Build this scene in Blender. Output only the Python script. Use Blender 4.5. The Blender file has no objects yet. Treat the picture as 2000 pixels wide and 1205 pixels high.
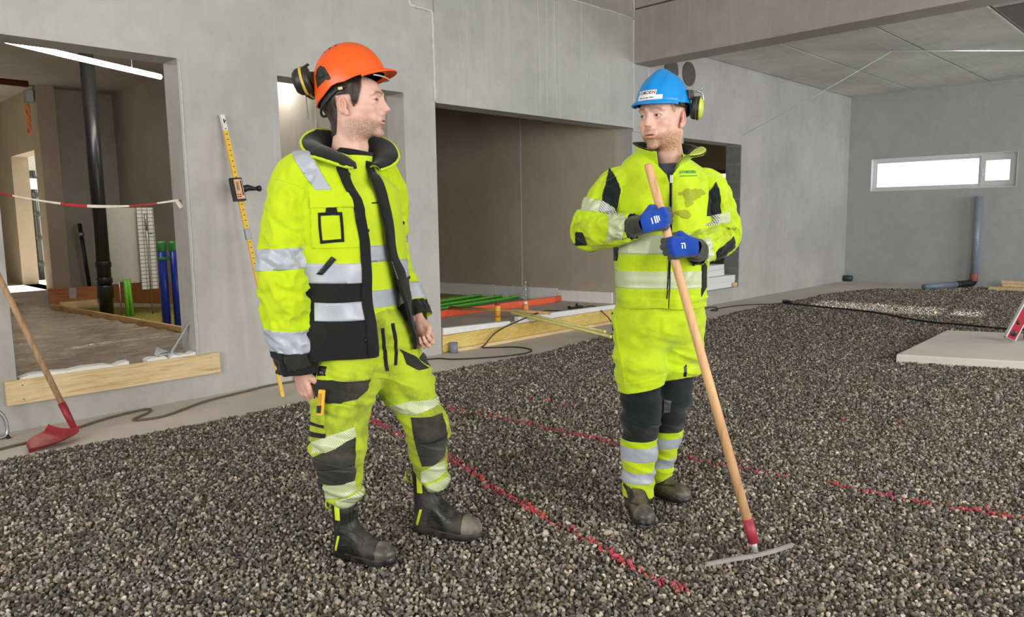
import bpy, bmesh, math, random
import numpy as np
from mathutils import Vector, Matrix
random.seed(7)
rng = np.random.default_rng(7)
S = bpy.context.scene
COL = S.collection
R = np.radians

# ------------------------------------------------------------------ camera
FPX = 1450.0
YAW, PITCH, ROLL = R(44.7), R(6.93), R(0.86)
CAM_H = 1.28
fw = Vector((math.cos(YAW) * math.cos(PITCH), math.sin(YAW) * math.cos(PITCH), -math.sin(PITCH)))
rt = Vector((math.sin(YAW), -math.cos(YAW), 0))
dn = fw.cross(rt)
cr, sr = math.cos(ROLL), math.sin(ROLL)
ax_r = cr * rt + sr * dn
ax_d = -sr * rt + cr * dn
cd = bpy.data.cameras.new('camera')
cam = bpy.data.objects.new('camera', cd)
COL.objects.link(cam)
m = Matrix((ax_r, -ax_d, -fw)).transposed().to_4x4()
m.translation = Vector((0, 0, CAM_H))
cam.matrix_world = m
cd.sensor_fit = 'HORIZONTAL'
cd.sensor_width = 36.0
cd.lens = 36.0 * FPX / 2000.0
cd.clip_start = 0.05
cd.clip_end = 200
S.camera = cam

# ------------------------------------------------------------------ world, exposure, daylight
w = bpy.data.worlds.new('world')
S.world = w
w.use_nodes = True
w.node_tree.nodes['Background'].inputs[0].default_value = (0.86, 0.93, 1.0, 1)
w.node_tree.nodes['Background'].inputs[1].default_value = 2.2
S.view_settings.view_transform = 'Standard'
S.view_settings.look = 'None'
S.view_settings.exposure = 0.08
S.view_settings.gamma = 1.0
S.view_settings.use_curve_mapping = False


def area(name, loc, target, sx, sy, power, color=(1, 1, 1), spread=180):
    ld = bpy.data.lights.new(name, 'AREA')
    ld.shape = 'RECTANGLE'
    ld.size, ld.size_y = sx, sy
    ld.energy = power
    ld.color = color
    ld.spread = R(spread)
    o = bpy.data.objects.new(name, ld)
    COL.objects.link(o)
    o.location = loc
    d = Vector(target) - Vector(loc)
    o.rotation_euler = d.to_track_quat('-Z', 'Y').to_euler()
    return o


# daylight lamps in unseen gate and window openings, assumed from the light's direction
area('assumed_gate_right_offscreen', (12.0, -4.12, 1.7), (12.0, 5.0, 1.2), 4.0, 2.8, 210, (0.90, 0.95, 1.0))
area('assumed_window_right_offscreen', (3.0, -4.12, 2.0), (3.0, 5.0, 1.2), 5.9, 2.4, 280, (1.0, 0.97, 0.93))
area('assumed_window_rear_offscreen', (-4.02, 0.8, 2.0), (4.0, 1.2, 1.3), 4.9, 2.4, 190, (1.0, 0.97, 0.93))
# low sun through the strip window of the end wall: the pale streak across the gravel
sun = bpy.data.lights.new('sun_offscreen', 'SUN')
sun.energy = 26.0
sun.angle = R(1.2)
sun.color = (1.0, 0.95, 0.86)
sno = bpy.data.objects.new('sun_offscreen', sun)
COL.objects.link(sno)
sno.rotation_euler = Vector((-4.1, -0.62, -1.96)).to_track_quat('-Z', 'Y').to_euler()


# ------------------------------------------------------------------ helpers
def lin(c):
    return tuple((x / 12.92 if x <= 0.04045 else ((x + 0.055) / 1.055) ** 2.4) for x in c)


def rgb(r, g, b):
    return lin((r / 255.0, g / 255.0, b / 255.0)) + (1.0,)


class NT:
    """tiny node-tree writer"""
    def __init__(s, name):
        s.m = bpy.data.materials.new(name)
        s.m.use_nodes = True
        s.t = s.m.node_tree
        s.b = s.t.nodes['Principled BSDF']
        s._obj = None

    def n(s, kind, **kw):
        nd = s.t.nodes.new('ShaderNode' + kind)
        for k, v in kw.items():
            setattr(nd, k, v)
        return nd

    def l(s, a, b):
        s.t.links.new(a, b)

    def setin(s, sock, v):
        if hasattr(v, 'is_linked'):
            s.l(v, sock)
        else:
            sock.default_value = v

    def obj(s):
        if s._obj is None:
            s._obj = s.n('TexCoord').outputs['Object']
        return s._obj

    def mapped(s, scale=(1, 1, 1), rot=(0, 0, 0), src=None, loc=(0, 0, 0)):
        mp = s.n('Mapping')
        s.l(src or s.obj(), mp.inputs['Vector'])
        mp.inputs['Scale'].default_value = scale
        mp.inputs['Rotation'].default_value = rot
        mp.inputs['Location'].default_value = loc
        return mp.outputs[0]

    def noise(s, scale, detail=4, rough=0.55, vec=None, dist=0.0):
        nd = s.n('TexNoise')
        nd.inputs['Scale'].default_value = scale
        nd.inputs['Detail'].default_value = detail
        nd.inputs['Roughness'].default_value = rough
        nd.inputs['Distortion'].default_value = dist
        s.l(vec or s.obj(), nd.inputs['Vector'])
        return nd.outputs['Fac']

    def ramp(s, fac, stops, interp='LINEAR'):
        nd = s.n('ValToRGB')
        nd.color_ramp.interpolation = interp
        e = nd.color_ramp.elements
        while len(e) < len(stops):
            e.new(0.5)
        for el, (p, c) in zip(e, stops):
            el.position = p
            el.color = c if not isinstance(c, (int, float)) else (c, c, c, 1)
        s.l(fac, nd.inputs[0])
        return nd.outputs[0]

    def mix(s, fac, a, b, mode='MIX'):
        nd = s.n('Mix', data_type='RGBA', blend_type=mode)
        s.setin(nd.inputs[0], fac)
        s.setin(nd.inputs[6], a)
        s.setin(nd.inputs[7], b)
        return nd.outputs[2]

    def math(s, op, a, b=0.0, c=0.0):
        nd = s.n('Math', operation=op)
        s.setin(nd.inputs[0], a)
        s.setin(nd.inputs[1], b)
        s.setin(nd.inputs[2], c)
        return nd.outputs[0]

    def bump(s, h, strength=0.3, dist=0.01):
        nd = s.n('Bump')
        nd.inputs['Strength'].default_value = strength
        nd.inputs['Distance'].default_value = dist
        s.l(h, nd.inputs['Height'])
        s.l(nd.outputs[0], s.b.inputs['Normal'])

    def out(s, color=None, rough=None, metal=None, spec=None):
        if color is not None:
            s.setin(s.b.inputs['Base Color'], color)
        if rough is not None:
            s.setin(s.b.inputs['Roughness'], rough)
        if metal is not None:
            s.b.inputs['Metallic'].default_value = metal
        if spec is not None:
            s.b.inputs['Specular IOR Level'].default_value = spec
        return s.m


MATS = {}


def plain(name, c, rough=0.6, metal=0.0, var=0.12, scale=30.0, bump=0.0, spec=0.5):
    """plain colour with slight mottling"""
    if name in MATS:
        return MATS[name]
    t = NT(name)
    c = rgb(*c)
    dk = tuple(x * (1 - var) for x in c[:3]) + (1,)
    lt = tuple(min(1, x * (1 + var)) for x in c[:3]) + (1,)
    f = t.noise(scale, 4)
    t.out(t.ramp(f, [(0.3, dk), (0.7, lt)]), rough, metal, spec)
    if bump:
        t.bump(f, bump, 0.003)
    MATS[name] = t.m
    return t.m


def concrete(name, c, var=0.16, streak=0.25, rough=0.75, warm=None, streak_axis='z', bump=0.25):
    t = NT(name)
    base = rgb(*c)
    dk = tuple(x * (1 - var) for x in base[:3]) + (1,)
    lt = tuple(min(1, x * (1 + var)) for x in base[:3]) + (1,)
    f1 = t.noise(0.9, 8, 0.62)
    col = t.ramp(f1, [(0.3, dk), (0.52, base), (0.72, lt)])
    f2 = t.noise(7.0, 6, 0.65)
    col = t.mix(0.35, col, t.ramp(f2, [(0.3, 0.42), (0.7, 0.6)]), 'OVERLAY')
    sc = (9, 9, 0.25) if streak_axis == 'z' else ((0.25, 9, 9) if streak_axis == 'x' else (9, 0.25, 9))
    f3 = t.noise(1.6, 5, 0.7, t.mapped(sc))
    col = t.mix(t.math('MULTIPLY', t.ramp(f3, [(0.52, 0.0), (0.75, 1.0)]), streak), col, lt)
    f5 = t.noise(2.3, 5, 0.7, t.mapped(tuple(q * 1.3 for q in sc), loc=(3, 1, 2)))
    col = t.mix(t.math('MULTIPLY', t.ramp(f5, [(0.55, 0.0), (0.8, 1.0)]), streak), col, dk)
    if warm is not None:
        f4 = t.noise(0.5, 3, 0.5, t.mapped(loc=(5, 2, 1)))
        col = t.mix(t.math('MULTIPLY', f4, 0.6), col, rgb(*warm))
    t.out(col, rough)
    f6 = t.noise(45.0, 5, 0.6)
    t.bump(t.math('ADD', t.math('MULTIPLY', f2, 1.5), t.math('MULTIPLY', f6, 0.5)), bump, 0.006)
    MATS[name] = t.m
    return t.m


def wood(name, light, dark, axis='x', scale=1.0, rough=0.6):
    t = NT(name)
    sc = {'x': (1.2, 16, 16), 'y': (16, 1.2, 16), 'z': (16, 16, 1.2)}[axis]
    v = t.mapped(tuple(q * scale for q in sc))
    f = t.noise(3.0, 6, 0.6, v, 0.6)
    col = t.ramp(f, [(0.3, rgb(*dark)), (0.48, rgb(*light)), (0.62, tuple(min(1, x * 1.1) for x in rgb(*light)[:3]) + (1,)), (0.8, rgb(*dark))])
    g = t.noise(5.0, 3)
    col = t.mix(0.25, col, t.ramp(g, [(0.35, 0.35), (0.65, 0.62)]), 'OVERLAY')
    t.out(col, rough)
    t.bump(f, 0.15, 0.002)
    MATS[name] = t.m
    return t.m


class MB:
    """collects shapes into one mesh"""
    def __init__(s):
        s.v, s.f = [], []

    def add(s, vs, fs):
        o = len(s.v)
        s.v += [tuple(p) for p in vs]
        s.f += [tuple(i + o for i in f) for f in fs]
        return s

    def box(s, x0, x1, y0, y1, z0, z1):
        return s.hexa([(x0, y0, z0), (x1, y0, z0), (x1, y1, z0), (x0, y1, z0), (x0, y0, z1), (x1, y0, z1), (x1, y1, z1), (x0, y1, z1)])

    def hexa(s, p):
        return s.add(p, [(0, 3, 2, 1), (4, 5, 6, 7), (0, 1, 5, 4), (1, 2, 6, 5), (2, 3, 7, 6), (3, 0, 4, 7)])

    def obox(s, c, ux, uy, uz, a, b, d):
        """box with half sizes a, b, d along unit axes ux, uy, uz"""
        c, ux, uy, uz = map(Vector, (c, ux, uy, uz))
        q = []
        for k in (-1, 1):
            for i, j in ((-1, -1), (1, -1), (1, 1), (-1, 1)):
                q.append(c + ux * a * i + uy * b * j + uz * d * k)
        return s.hexa(q)

    def bar(s, p, q, wd, th, up=(0, 0, 1)):
        """bar from p to q, width wd across, thickness th along up"""
        p, q = Vector(p), Vector(q)
        d = (q - p)
        L = d.length
        d.normalize()
        u = Vector(up)
        u = (u - d * u.dot(d)).normalized()
        sd = d.cross(u)
        return s.obox((p + q) / 2, d, sd, u, L / 2, wd / 2, th / 2)

    def prism(s, poly, z0, z1):
        n = len(poly)
        vs = [(x, y, z0) for x, y in poly] + [(x, y, z1) for x, y in poly]
        fs = [tuple(range(n - 1, -1, -1)), tuple(range(n, 2 * n))]
        fs += [(i, (i + 1) % n, n + (i + 1) % n, n + i) for i in range(n)]
        return s.add(vs, fs)

    def tube(s, pts, rad, seg=10, cap=True):
        pts = [Vector(p) for p in pts]
        n = len(pts)
        rads = rad if hasattr(rad, '__len__') else [rad] * n
        u = None
        vs, fs = [], []
        for i, p in enumerate(pts):
            t = (pts[min(i + 1, n - 1)] - pts[max(i - 1, 0)]).normalized()
            if u is None:
                u = t.orthogonal().normalized()
            else:
                u = (u - t * u.dot(t)).normalized()
            v = t.cross(u)
            for k in range(seg):
                a = 2 * math.pi * k / seg
                vs.append(p + (u * math.cos(a) + v * math.sin(a)) * rads[i])
        for i in range(n - 1):
            for k in range(seg):
                a, b = i * seg + k, i * seg + (k + 1) % seg
                fs.append((a, b, b + seg, a + seg))
        if cap:
            fs.append(tuple(range(seg - 1, -1, -1)))
            fs.append(tuple(range((n - 1) * seg, n * seg)))
        return s.add(vs, fs)

    def lathe(s, prof, c=(0, 0, 0), axis=(0, 0, 1), seg=20):
        """profile [(r, h)] turned about axis through c"""
        ax = Vector(axis).normalized()
        u = ax.orthogonal().normalized()
        v = ax.cross(u)
        c = Vector(c)
        n = len(prof)
        vs, fs = [], []
        for r, h in prof:
            for k in range(seg):
                a = 2 * math.pi * k / seg
                vs.append(c + ax * h + (u * math.cos(a) + v * math.sin(a)) * r)
        for i in range(n - 1):
            for k in range(seg):
                a, b = i * seg + k, i * seg + (k + 1) % seg
                fs.append((a, b, b + seg, a + seg))
        fs.append(tuple(range(seg - 1, -1, -1)))
        fs.append(tuple(range((n - 1) * seg, n * seg)))
        return s.add(vs, fs)

    def build(s, name, mat, parent=None, smooth=False, bevel=0.0):
        me = bpy.data.meshes.new(name)
        me.from_pydata([tuple(p) for p in s.v], [], s.f)
        me.update()
        if bevel:
            bm = bmesh.new()
            bm.from_mesh(me)
            bmesh.ops.remove_doubles(bm, verts=bm.verts, dist=1e-6)
            es = [e for e in bm.edges if len(e.link_faces) == 2 and e.calc_face_angle(0) > 0.6]
            bmesh.ops.bevel(bm, geom=es, offset=bevel, segments=2, affect='EDGES', profile=0.6)
            bm.to_mesh(me)
            bm.free()
        if smooth:
            me.shade_smooth()
        return link(name, me, mat, parent)


def link(name, me, mat, parent=None):
    o = bpy.data.objects.new(name, me)
    if mat is not None:
        me.materials.append(MATS[mat] if isinstance(mat, str) else mat)
    COL.objects.link(o)
    if parent is not None:
        o.parent = parent
    return o


def tag(o, label, cat, group=None):
    o['label'] = label
    o['category'] = cat
    if group:
        o['group'] = group
    return o


def empty(name, loc=(0, 0, 0), rz=0.0):
    o = bpy.data.objects.new(name, None)
    COL.objects.link(o)
    o.location = loc
    o.rotation_euler = (0, 0, rz)
    return o


def struct(o, label=None):
    o['kind'] = 'structure'
    if label:
        o['label'] = label
    return o


def smooth_path(pts, n=6):
    """Catmull-Rom through points"""
    P = [Vector(p) for p in pts]
    P = [P[0] * 2 - P[1]] + P + [P[-1] * 2 - P[-2]]
    out = []
    for i in range(1, len(P) - 2):
        for k in range(n):
            t = k / n
            a, b, c, d = P[i - 1], P[i], P[i + 1], P[i + 2]
            out.append(0.5 * ((2 * b) + (c - a) * t + (2 * a - 5 * b + 4 * c - d) * t * t + (3 * b - a - 3 * c + d) * t ** 3))
    out.append(P[-2])
    return out


def grid_wall(name, us, vs, solid, place, thick, mat):
    """wall made of a grid of cells; place(u, v, d) -> point; only solid cells kept, closed at openings"""
    mb = MB()
    nu, nv = len(us) - 1, len(vs) - 1
    S_ = [[solid((us[i] + us[i + 1]) / 2, (vs[j] + vs[j + 1]) / 2) for j in range(nv)] for i in range(nu)]
    ids = {}

    def vid(i, j, d):
        k = (i, j, d)
        if k not in ids:
            ids[k] = len(mb.v)
            mb.v.append(tuple(place(us[i], vs[j], d * thick)))
        return ids[k]
    for i in range(nu):
        for j in range(nv):
            if not S_[i][j]:
                continue
            a = [vid(i, j, 0), vid(i + 1, j, 0), vid(i + 1, j + 1, 0), vid(i, j + 1, 0)]
            b = [vid(i, j, 1), vid(i + 1, j, 1), vid(i + 1, j + 1, 1), vid(i, j + 1, 1)]
            mb.f.append(tuple(a))
            mb.f.append(tuple(reversed(b)))
            for (di, dj, p, q) in ((-1, 0, 3, 0), (1, 0, 1, 2), (0, -1, 0, 1), (0, 1, 2, 3)):
                ii, jj = i + di, j + dj
                if ii < 0 or jj < 0 or ii >= nu or jj >= nv or not S_[ii][jj]:
                    mb.f.append((a[q], a[p], b[p], b[q]))
    return mb.build(name, mat)

# ------------------------------------------------------------------ surface materials
concrete('concrete_wall', (184, 181, 176), 0.17, 0.38, 0.66)
concrete('concrete_lintel', (180, 179, 175), 0.16, 0.7, 0.6)
concrete('concrete_beam', (174, 168, 160), 0.24, 0.5, 0.8, warm=(150, 136, 128))
concrete('concrete_far', (172, 172, 171), 0.08, 0.08, 0.8)
concrete('concrete_ceiling', (206, 204, 196), 0.26, 0.8, 0.55, streak_axis='x', bump=.5)
concrete('concrete_floor', (204, 197, 186), 0.16, 0.1, 0.8, warm=(190, 176, 158), bump=0.4)
concrete('concrete_dim', (168, 163, 153), 0.16, 0.25, 0.75)  # tone lowered for the dim look of the left room
concrete('concrete_beige', (180, 168, 148), 0.1, 0.25, 0.72)
concrete('concrete_pad', (222, 216, 204), 0.1, 0.05, 0.8, bump=0.4)
plain('caulk', (205, 204, 200), 0.5, var=0.1)
plain('white_foam', (236, 234, 230), 0.8, var=0.05)
plain('steel', (170, 172, 175), 0.35, 0.9)
plain('black_plastic', (26, 27, 28), 0.4)
plain('black_pipe', (34, 36, 40), 0.32)
plain('dark_rubber', (24, 24, 25), 0.6)
plain('cable_black', (30, 28, 27), 0.5)
plain('red_paint', (150, 34, 44), 0.45, var=0.25)
plain('white_plastic', (222, 222, 218), 0.35)
wood('wood_pale', (226, 199, 152), (198, 160, 108), 'x')
wood('wood_plank_rough', (214, 178, 122), (150, 112, 70), 'y')
wood('wood_brown', (176, 112, 66), (140, 82, 44), 'x')

WY = 5.42        # face of the long wall
TH = 0.25        # its thickness

# openings of the long wall: x0, x1, z0, z1
OPEN = [(1.06, 2.185, 0.27, 2.425), (2.94, 4.15, -1.0, 2.40), (4.51, 7.60, -1.0, 2.35), (8.76, 10.35, 0.20, 2.305)]


def wall_solid(x, z):
    return not any(a < x < b and c < z < d for a, b, c, d in OPEN)


us = sorted(set([-4.0, 0.3, 7.60, 14.62] + [q for o in OPEN for q in o[:2]]))
vs_ = sorted(set([0.0, 4.3] + [q for o in OPEN for q in o[2:] if q > 0]))
struct(grid_wall('wall_left', us, vs_, wall_solid, lambda u, v, d: (u, WY + d, v), TH, 'concrete_wall'),
       'long grey concrete wall with square openings')
# lintel panel standing a touch proud over the wide opening, and the pilaster under the beam
struct(MB().box(4.515, 7.595, WY - 0.014, WY + 0.01, 2.345, 3.62).build('trim_1', 'concrete_lintel'), 'pale concrete lintel panel over the wide opening')
struct(MB().box(4.25, 7.595, WY - 0.010, WY + 0.01, 3.625, 4.3).build('trim_2', 'concrete_beam'), 'upper concrete panel above the lintel')
struct(MB().box(7.615, 7.92, WY - 0.012, WY + 0.01, 2.30, 3.135).build('trim_3', 'concrete_lintel'), 'short pilaster panel under the beam end')


def bead(name, pts, rad, mat='caulk'):
    o = MB().tube([Vector(p) for p in pts], rad, 6).build(name, mat, smooth=True)
    return struct(o)


def jit(pts, a=0.004):
    return [(x + random.uniform(-a, a), y, z + random.uniform(-a, a)) for x, y, z in pts]


def seg(p, q, n):
    return [tuple(Vector(p).lerp(Vector(q), i / n)) for i in range(n + 1)]


cy = WY - 0.012
bead('trim_4', jit(seg((4.24, cy + .01, 3.30), (4.25, cy + .01, 3.165), 4) + seg((4.26, cy + .01, 3.16), (4.49, cy + .01, 3.16), 6) + seg((4.503, cy + .01, 3.14), (4.508, cy + .01, 2.36), 20)), 0.016)
bead('trim_5', jit(seg((4.55, cy - .002, 3.622), (7.6, cy - .002, 3.622), 30), 0.006), 0.014)
bead('trim_6', jit(seg((7.605, cy - .002, 2.31), (7.605, cy - .002, 4.2), 30)), 0.011)
bead('trim_7', jit(seg((7.61, cy - .002, 3.14), (7.92, cy - .002, 3.14), 8) + seg((7.925, cy, 3.13), (7.925, cy, 2.32), 14)), 0.010)
bead('trim_8', jit(seg((2.2, WY - .002, 2.42), (2.2, WY - .002, 0.34), 40), 0.003), 0.0045)

drips = (((5.90, 4.05), (5.95, 2.42)), ((6.04, 3.82), (6.05, 2.40)), ((6.16, 3.82), (6.20, 2.40)), ((6.24, 3.58), (6.24, 2.40)), ((4.82, 3.08), (4.86, 2.42)), ((6.62, 3.6), (6.63, 2.5)))
for k, ((x0, z0), (x1, z1)) in enumerate(drips):
    bead('trim_%d' % (20 + k), [(x0 + (x1 - x0) * q + .006 * math.sin(q * 5 + k), WY - .0135, min(3.60, z0) + (z1 - min(3.60, z0)) * q) for q in np.linspace(0, 1, 12)], .0035 if k < 4 else .002)

# beam crossing the hall
BX0, BX1, BZ0 = 7.60, 7.95, 3.10
bm_ = MB().box(BX0, BX1, -4.2, WY, BZ0, 3.72).box(BX0 + 0.02, BX1, -4.2, WY, 3.74, 4.3)
struct(bm_.build('ceiling_beam', 'concrete_beam', bevel=0.012), 'wide dark concrete beam crossing the hall')
# ceiling: hollow-core slabs beyond the beam, each its own plank
ce = MB().box(BX1, 14.9, -4.2, WY + 0.3, 3.46, 3.6).build('ceiling', 'concrete_ceiling')
struct(ce, 'ceiling of long grey concrete slabs')
edges = [5.412, 4.35, 3.225, 2.10, 0.95, -0.2, -1.4, -2.6, -4.2]
for a, b in zip(edges[:-1], edges[1:]):
    zz = 3.405 + random.uniform(-.004, .004)
    MB().box(BX1, 14.9, b + 0.012, a - 0.012, zz, 3.47).build('concrete_slab', 'concrete_ceiling', ce, bevel=0.01)
MB().box(9.4, 12.4, 1.66, 2.06, 3.395, 3.44).build('ceiling_strip', plain('strip_grey', (118, 116, 110), .8), ce)  # darker grey strip lying flat under the slabs
bead('trim_9', jit(seg((8.0, WY - .008, 3.44), (14.5, WY - .008, 3.44), 60), 0.004), 0.005)
# near roof over the camera's half of the hall
struct(MB().box(-4.2, BX1, -4.4, WY + 0.3, 4.3, 4.5).build('ceiling_near', 'concrete_ceiling'), 'higher ceiling of the near half of the hall')

# far wall with the strip window
DY = R(-2.0)
fd = Vector((-math.sin(DY), -math.cos(DY), 0))      # along the wall, to the right
fn = Vector((math.cos(DY), -math.sin(DY), 0))       # away from the room
F0 = Vector((14.5, WY, 0))


def farp(u, z, d=0.0):
    return F0 + fd * u + fn * d + Vector((0, 0, z))


wu0, wu1, wz0, wz1 = 0.40, 2.66, 1.67, 2.25
struct(grid_wall('wall_back', [-0.3, wu0, wu1, 10.0], [-0.25, wz0, wz1, 3.6], lambda u, v: not (wu0 < u < wu1 and wz0 < v < wz1),
                 lambda u, v, d: farp(u, v, d), 0.35, 'concrete_far'), 'smooth grey end wall with a strip window')
plain('window_frame', (214, 216, 214), 0.4, var=0.05)
t = NT('window_glass')
tr = t.n('BsdfTransparent')
gl = t.n('BsdfGlossy')
gl.inputs['Roughness'].default_value = 0.02
mx = t.n('MixShader')
mx.inputs[0].default_value = 0.06
t.l(tr.outputs[0], mx.inputs[1])
t.l(gl.outputs[0], mx.inputs[2])
t.l(mx.outputs[0], t.t.nodes['Material Output'].inputs[0])
MATS['window_glass'] = t.m


def frame(mb, u0, u1, z0, z1, b, d0, d1):
    for (a0, a1, c0, c1) in ((u0, u1, z0, z0 + b), (u0, u1, z1 - b, z1), (u0, u0 + b, z0 + b, z1 - b), (u1 - b, u1, z0 + b, z1 - b)):
        p = [farp(u, z, d) for z in (c0, c1) for (u, d) in ((a0, d0), (a1, d0), (a1, d1), (a0, d1))]
        mb.hexa(p)
    return mb


win = frame(MB(), wu0, wu1, wz0, wz1, 0.045, 0.10, 0.20).build('window_1', 'window_frame', bevel=0.004)
struct(win, 'long horizontal strip window with pale frame')
frame(MB(), wu0 + .045, 2.12, wz0 + .045, wz1 - .045, 0.03, 0.115, 0.185).build('fixed_sash', 'window_frame', win)
frame(MB(), 2.12, wu1 - .045, wz0 + .045, wz1 - .045, 0.075, 0.09, 0.185).build('opening_sash', 'window_frame', win, bevel=0.004)
MB().hexa([farp(u, z, d) for z in (wz0 + .07, wz1 - .07) for (u, d) in ((wu0 + .07, .145), (2.09, .145), (2.09, .151), (wu0 + .07, .151))]).build('pane', 'window_glass', win)
MB().hexa([farp(u, z, d) for z in (wz0 + .115, wz1 - .115) for (u, d) in ((2.19, .145), (wu1 - .115, .145), (wu1 - .115, .151), (2.19, .151))]).build('pane', 'window_glass', win)
MB().tube([farp(2.157, 1.88, .09), farp(2.157, 1.90, .06), farp(2.157, 1.99, .055)], 0.009, 8).build('handle', 'white_plastic', win, smooth=True)
rv = frame(MB(), wu0 - 0.001, wu1 + 0.001, wz0 - 0.001, wz1 + 0.001, 0.008, -0.004, 0.10).build('reveal_lining', 'window_frame', win)

# side wall and rear wall (outside the frame) with openings assumed for the daylight
struct(grid_wall('wall_right', [-4.2, 0.0, 6.0, 9.9, 14.1, 15.2], [-0.25, 0.2, 0.7, 3.2, 3.3, 4.5],
                 lambda u, v: not ((0 < u < 6 and 0.7 < v < 3.2) or (9.9 < u < 14.1 and 0.0 < v < 3.2)),
                 lambda u, v, d: (u, -4.1 - d, v), 0.3, 'concrete_wall'), 'side wall with assumed gate and window openings')
struct(grid_wall('wall_rear', [-4.4, -1.7, 3.3, WY + .3], [0, 0.7, 3.3, 4.5],
                 lambda u, v: not (-1.7 < u < 3.3 and 0.7 < v < 3.3),
                 lambda u, v, d: (-4.0 - d, u, v), 0.3, 'concrete_wall'), 'rear wall with an assumed wide window opening')

# ground: concrete strip along the wall, gravel bed, thin pad
struct(MB().prism([(-4.3, -4.4), (15.4, -4.4), (15.4, WY + .26), (-4.3, WY + .26)], -0.3, -0.035).build('floor_base', 'concrete_dim'), 'sub-base under the gravel')
ed = [(-4.2, 4.70)] + [(x, 4.76 + 0.03 * math.sin(x * 2.1) + random.uniform(-.02, .02) + (0.12 * math.exp(-((x - 6.6) / 1.0) ** 2))) for x in np.arange(-3.5, 12.2, 0.35)] + [(12.6, 4.62), (13.3, 4.45), (13.7, 3.6), (14.55, 3.2)]
poly = ed + [(14.62, WY + .25), (-4.2, WY + .25)]
struct(MB().prism(poly, -0.2, 0.0).build('floor', 'concrete_floor'), 'dusty concrete strip along the foot of the wall')
pad = MB().prism([(6.83, 2.09), (8.58, 2.15), (9.55, -0.5), (7.80, -0.55)], -0.05, 0.062).build('concrete_pad', 'concrete_pad', bevel=0.012)
tag(pad, 'thin pale concrete slab lying in the gravel', 'slab')

# ------------------------------------------------------------------ gravel bed
t = NT('gravel_bed')
vor = t.n('TexVoronoi')
vor.inputs['Scale'].default_value = 55.0
t.l(t.obj(), vor.inputs['Vector'])
sepc = t.n('SeparateColor')
t.l(vor.outputs['Color'], sepc.inputs[0])
col = t.ramp(sepc.outputs[0], [(0.0, rgb(38, 33, 29)), (0.5, rgb(84, 76, 68)), (0.85, rgb(126, 119, 109)), (1.0, rgb(172, 165, 153))])
t.out(col, 0.85)
t.bump(t.math('SUBTRACT', 1.0, vor.outputs['Distance']), 1.0, 0.012)
MATS['gravel_bed'] = t.m
gedge = ed + [(14.6, -4.3), (-4.2, -4.3)]
struct(MB().prism(gedge, -0.15, -0.014).build('floor_gravel', 'gravel_bed'), 'bed of dark crushed stone covering the hall floor')

t = NT('gravel_stone')
at = t.n('Attribute', attribute_type='INSTANCER', attribute_name='tint')
f = t.noise(120.0, 3)
t.out(t.mix(0.3, at.outputs['Color'], t.ramp(f, [(0.3, 0.35), (0.7, 0.65)]), 'OVERLAY'), 0.8)
MATS['gravel_stone'] = t.m


def stone_mesh(i):
    r_ = np.random.default_rng(100 + i)
    bm = bmesh.new()
    for _ in range(13):
        p = r_.normal(size=3)
        p /= np.linalg.norm(p)
        p *= np.array([1.0, 0.78, 0.62]) * r_.uniform(0.85, 1.12)
        bm.verts.new(p)
    res = bmesh.ops.convex_hull(bm, input=bm.verts)
    bmesh.ops.delete(bm, geom=[g for g in res['geom_interior'] if isinstance(g, bmesh.types.BMVert)], context='VERTS')
    me = bpy.data.meshes.new('stone')
    bm.to_mesh(me)
    bm.free()
    me.materials.append(MATS['gravel_stone'])
    return me


def in_poly(x, y, poly):
    c = np.zeros(x.shape, bool)
    n = len(poly)
    for i in range(n):
        (x0, y0), (x1, y1) = poly[i], poly[(i + 1) % n]
        k = ((y0 > y) != (y1 > y)) & (x < (x1 - x0) * (y - y0) / (y1 - y0 + 1e-12) + x0)
        c ^= k
    return c


def scatter(d0, d1, sp, size):
    xs = np.arange(-1.5, 14.5, sp)
    ys = np.arange(-3.5, 5.0, sp)
    X, Y = np.meshgrid(xs, ys)
    X = X.ravel() + rng.uniform(-.55, .55, X.size) * sp
    Y = Y.ravel() + rng.uniform(-.55, .55, Y.size) * sp
    dep = X * fhx + Y * fhy
    lat = X * rtx + Y * rty
    k = (dep > d0) & (dep <= d1) & (np.abs(lat) < dep * 0.72 + 1.15)
    X, Y = X[k], Y[k]
    k = in_poly(X, Y, gedge) & ~in_poly(X, Y, [(6.80, 2.12), (8.60, 2.18), (9.6, -0.5), (7.78, -0.55)])
    X, Y = X[k], Y[k]
    s = size * np.exp(rng.normal(0, 0.22, X.size))
    return X, Y, s


fhx, fhy = math.cos(YAW), math.sin(YAW)
rtx, rty = math.sin(YAW), -math.cos(YAW)
parts_ = [scatter(1.2, 4.6, 0.0142, 0.0100), scatter(4.6, 7.5, 0.0165, 0.0112), scatter(7.5, 14.5, 0.022, 0.0145)]
GX, GY, GS = (np.concatenate([p[i] for p in parts_]) for i in range(3))
N = len(GX)
GZ = -0.006 + rng.uniform(-.006, .007, N)
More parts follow.
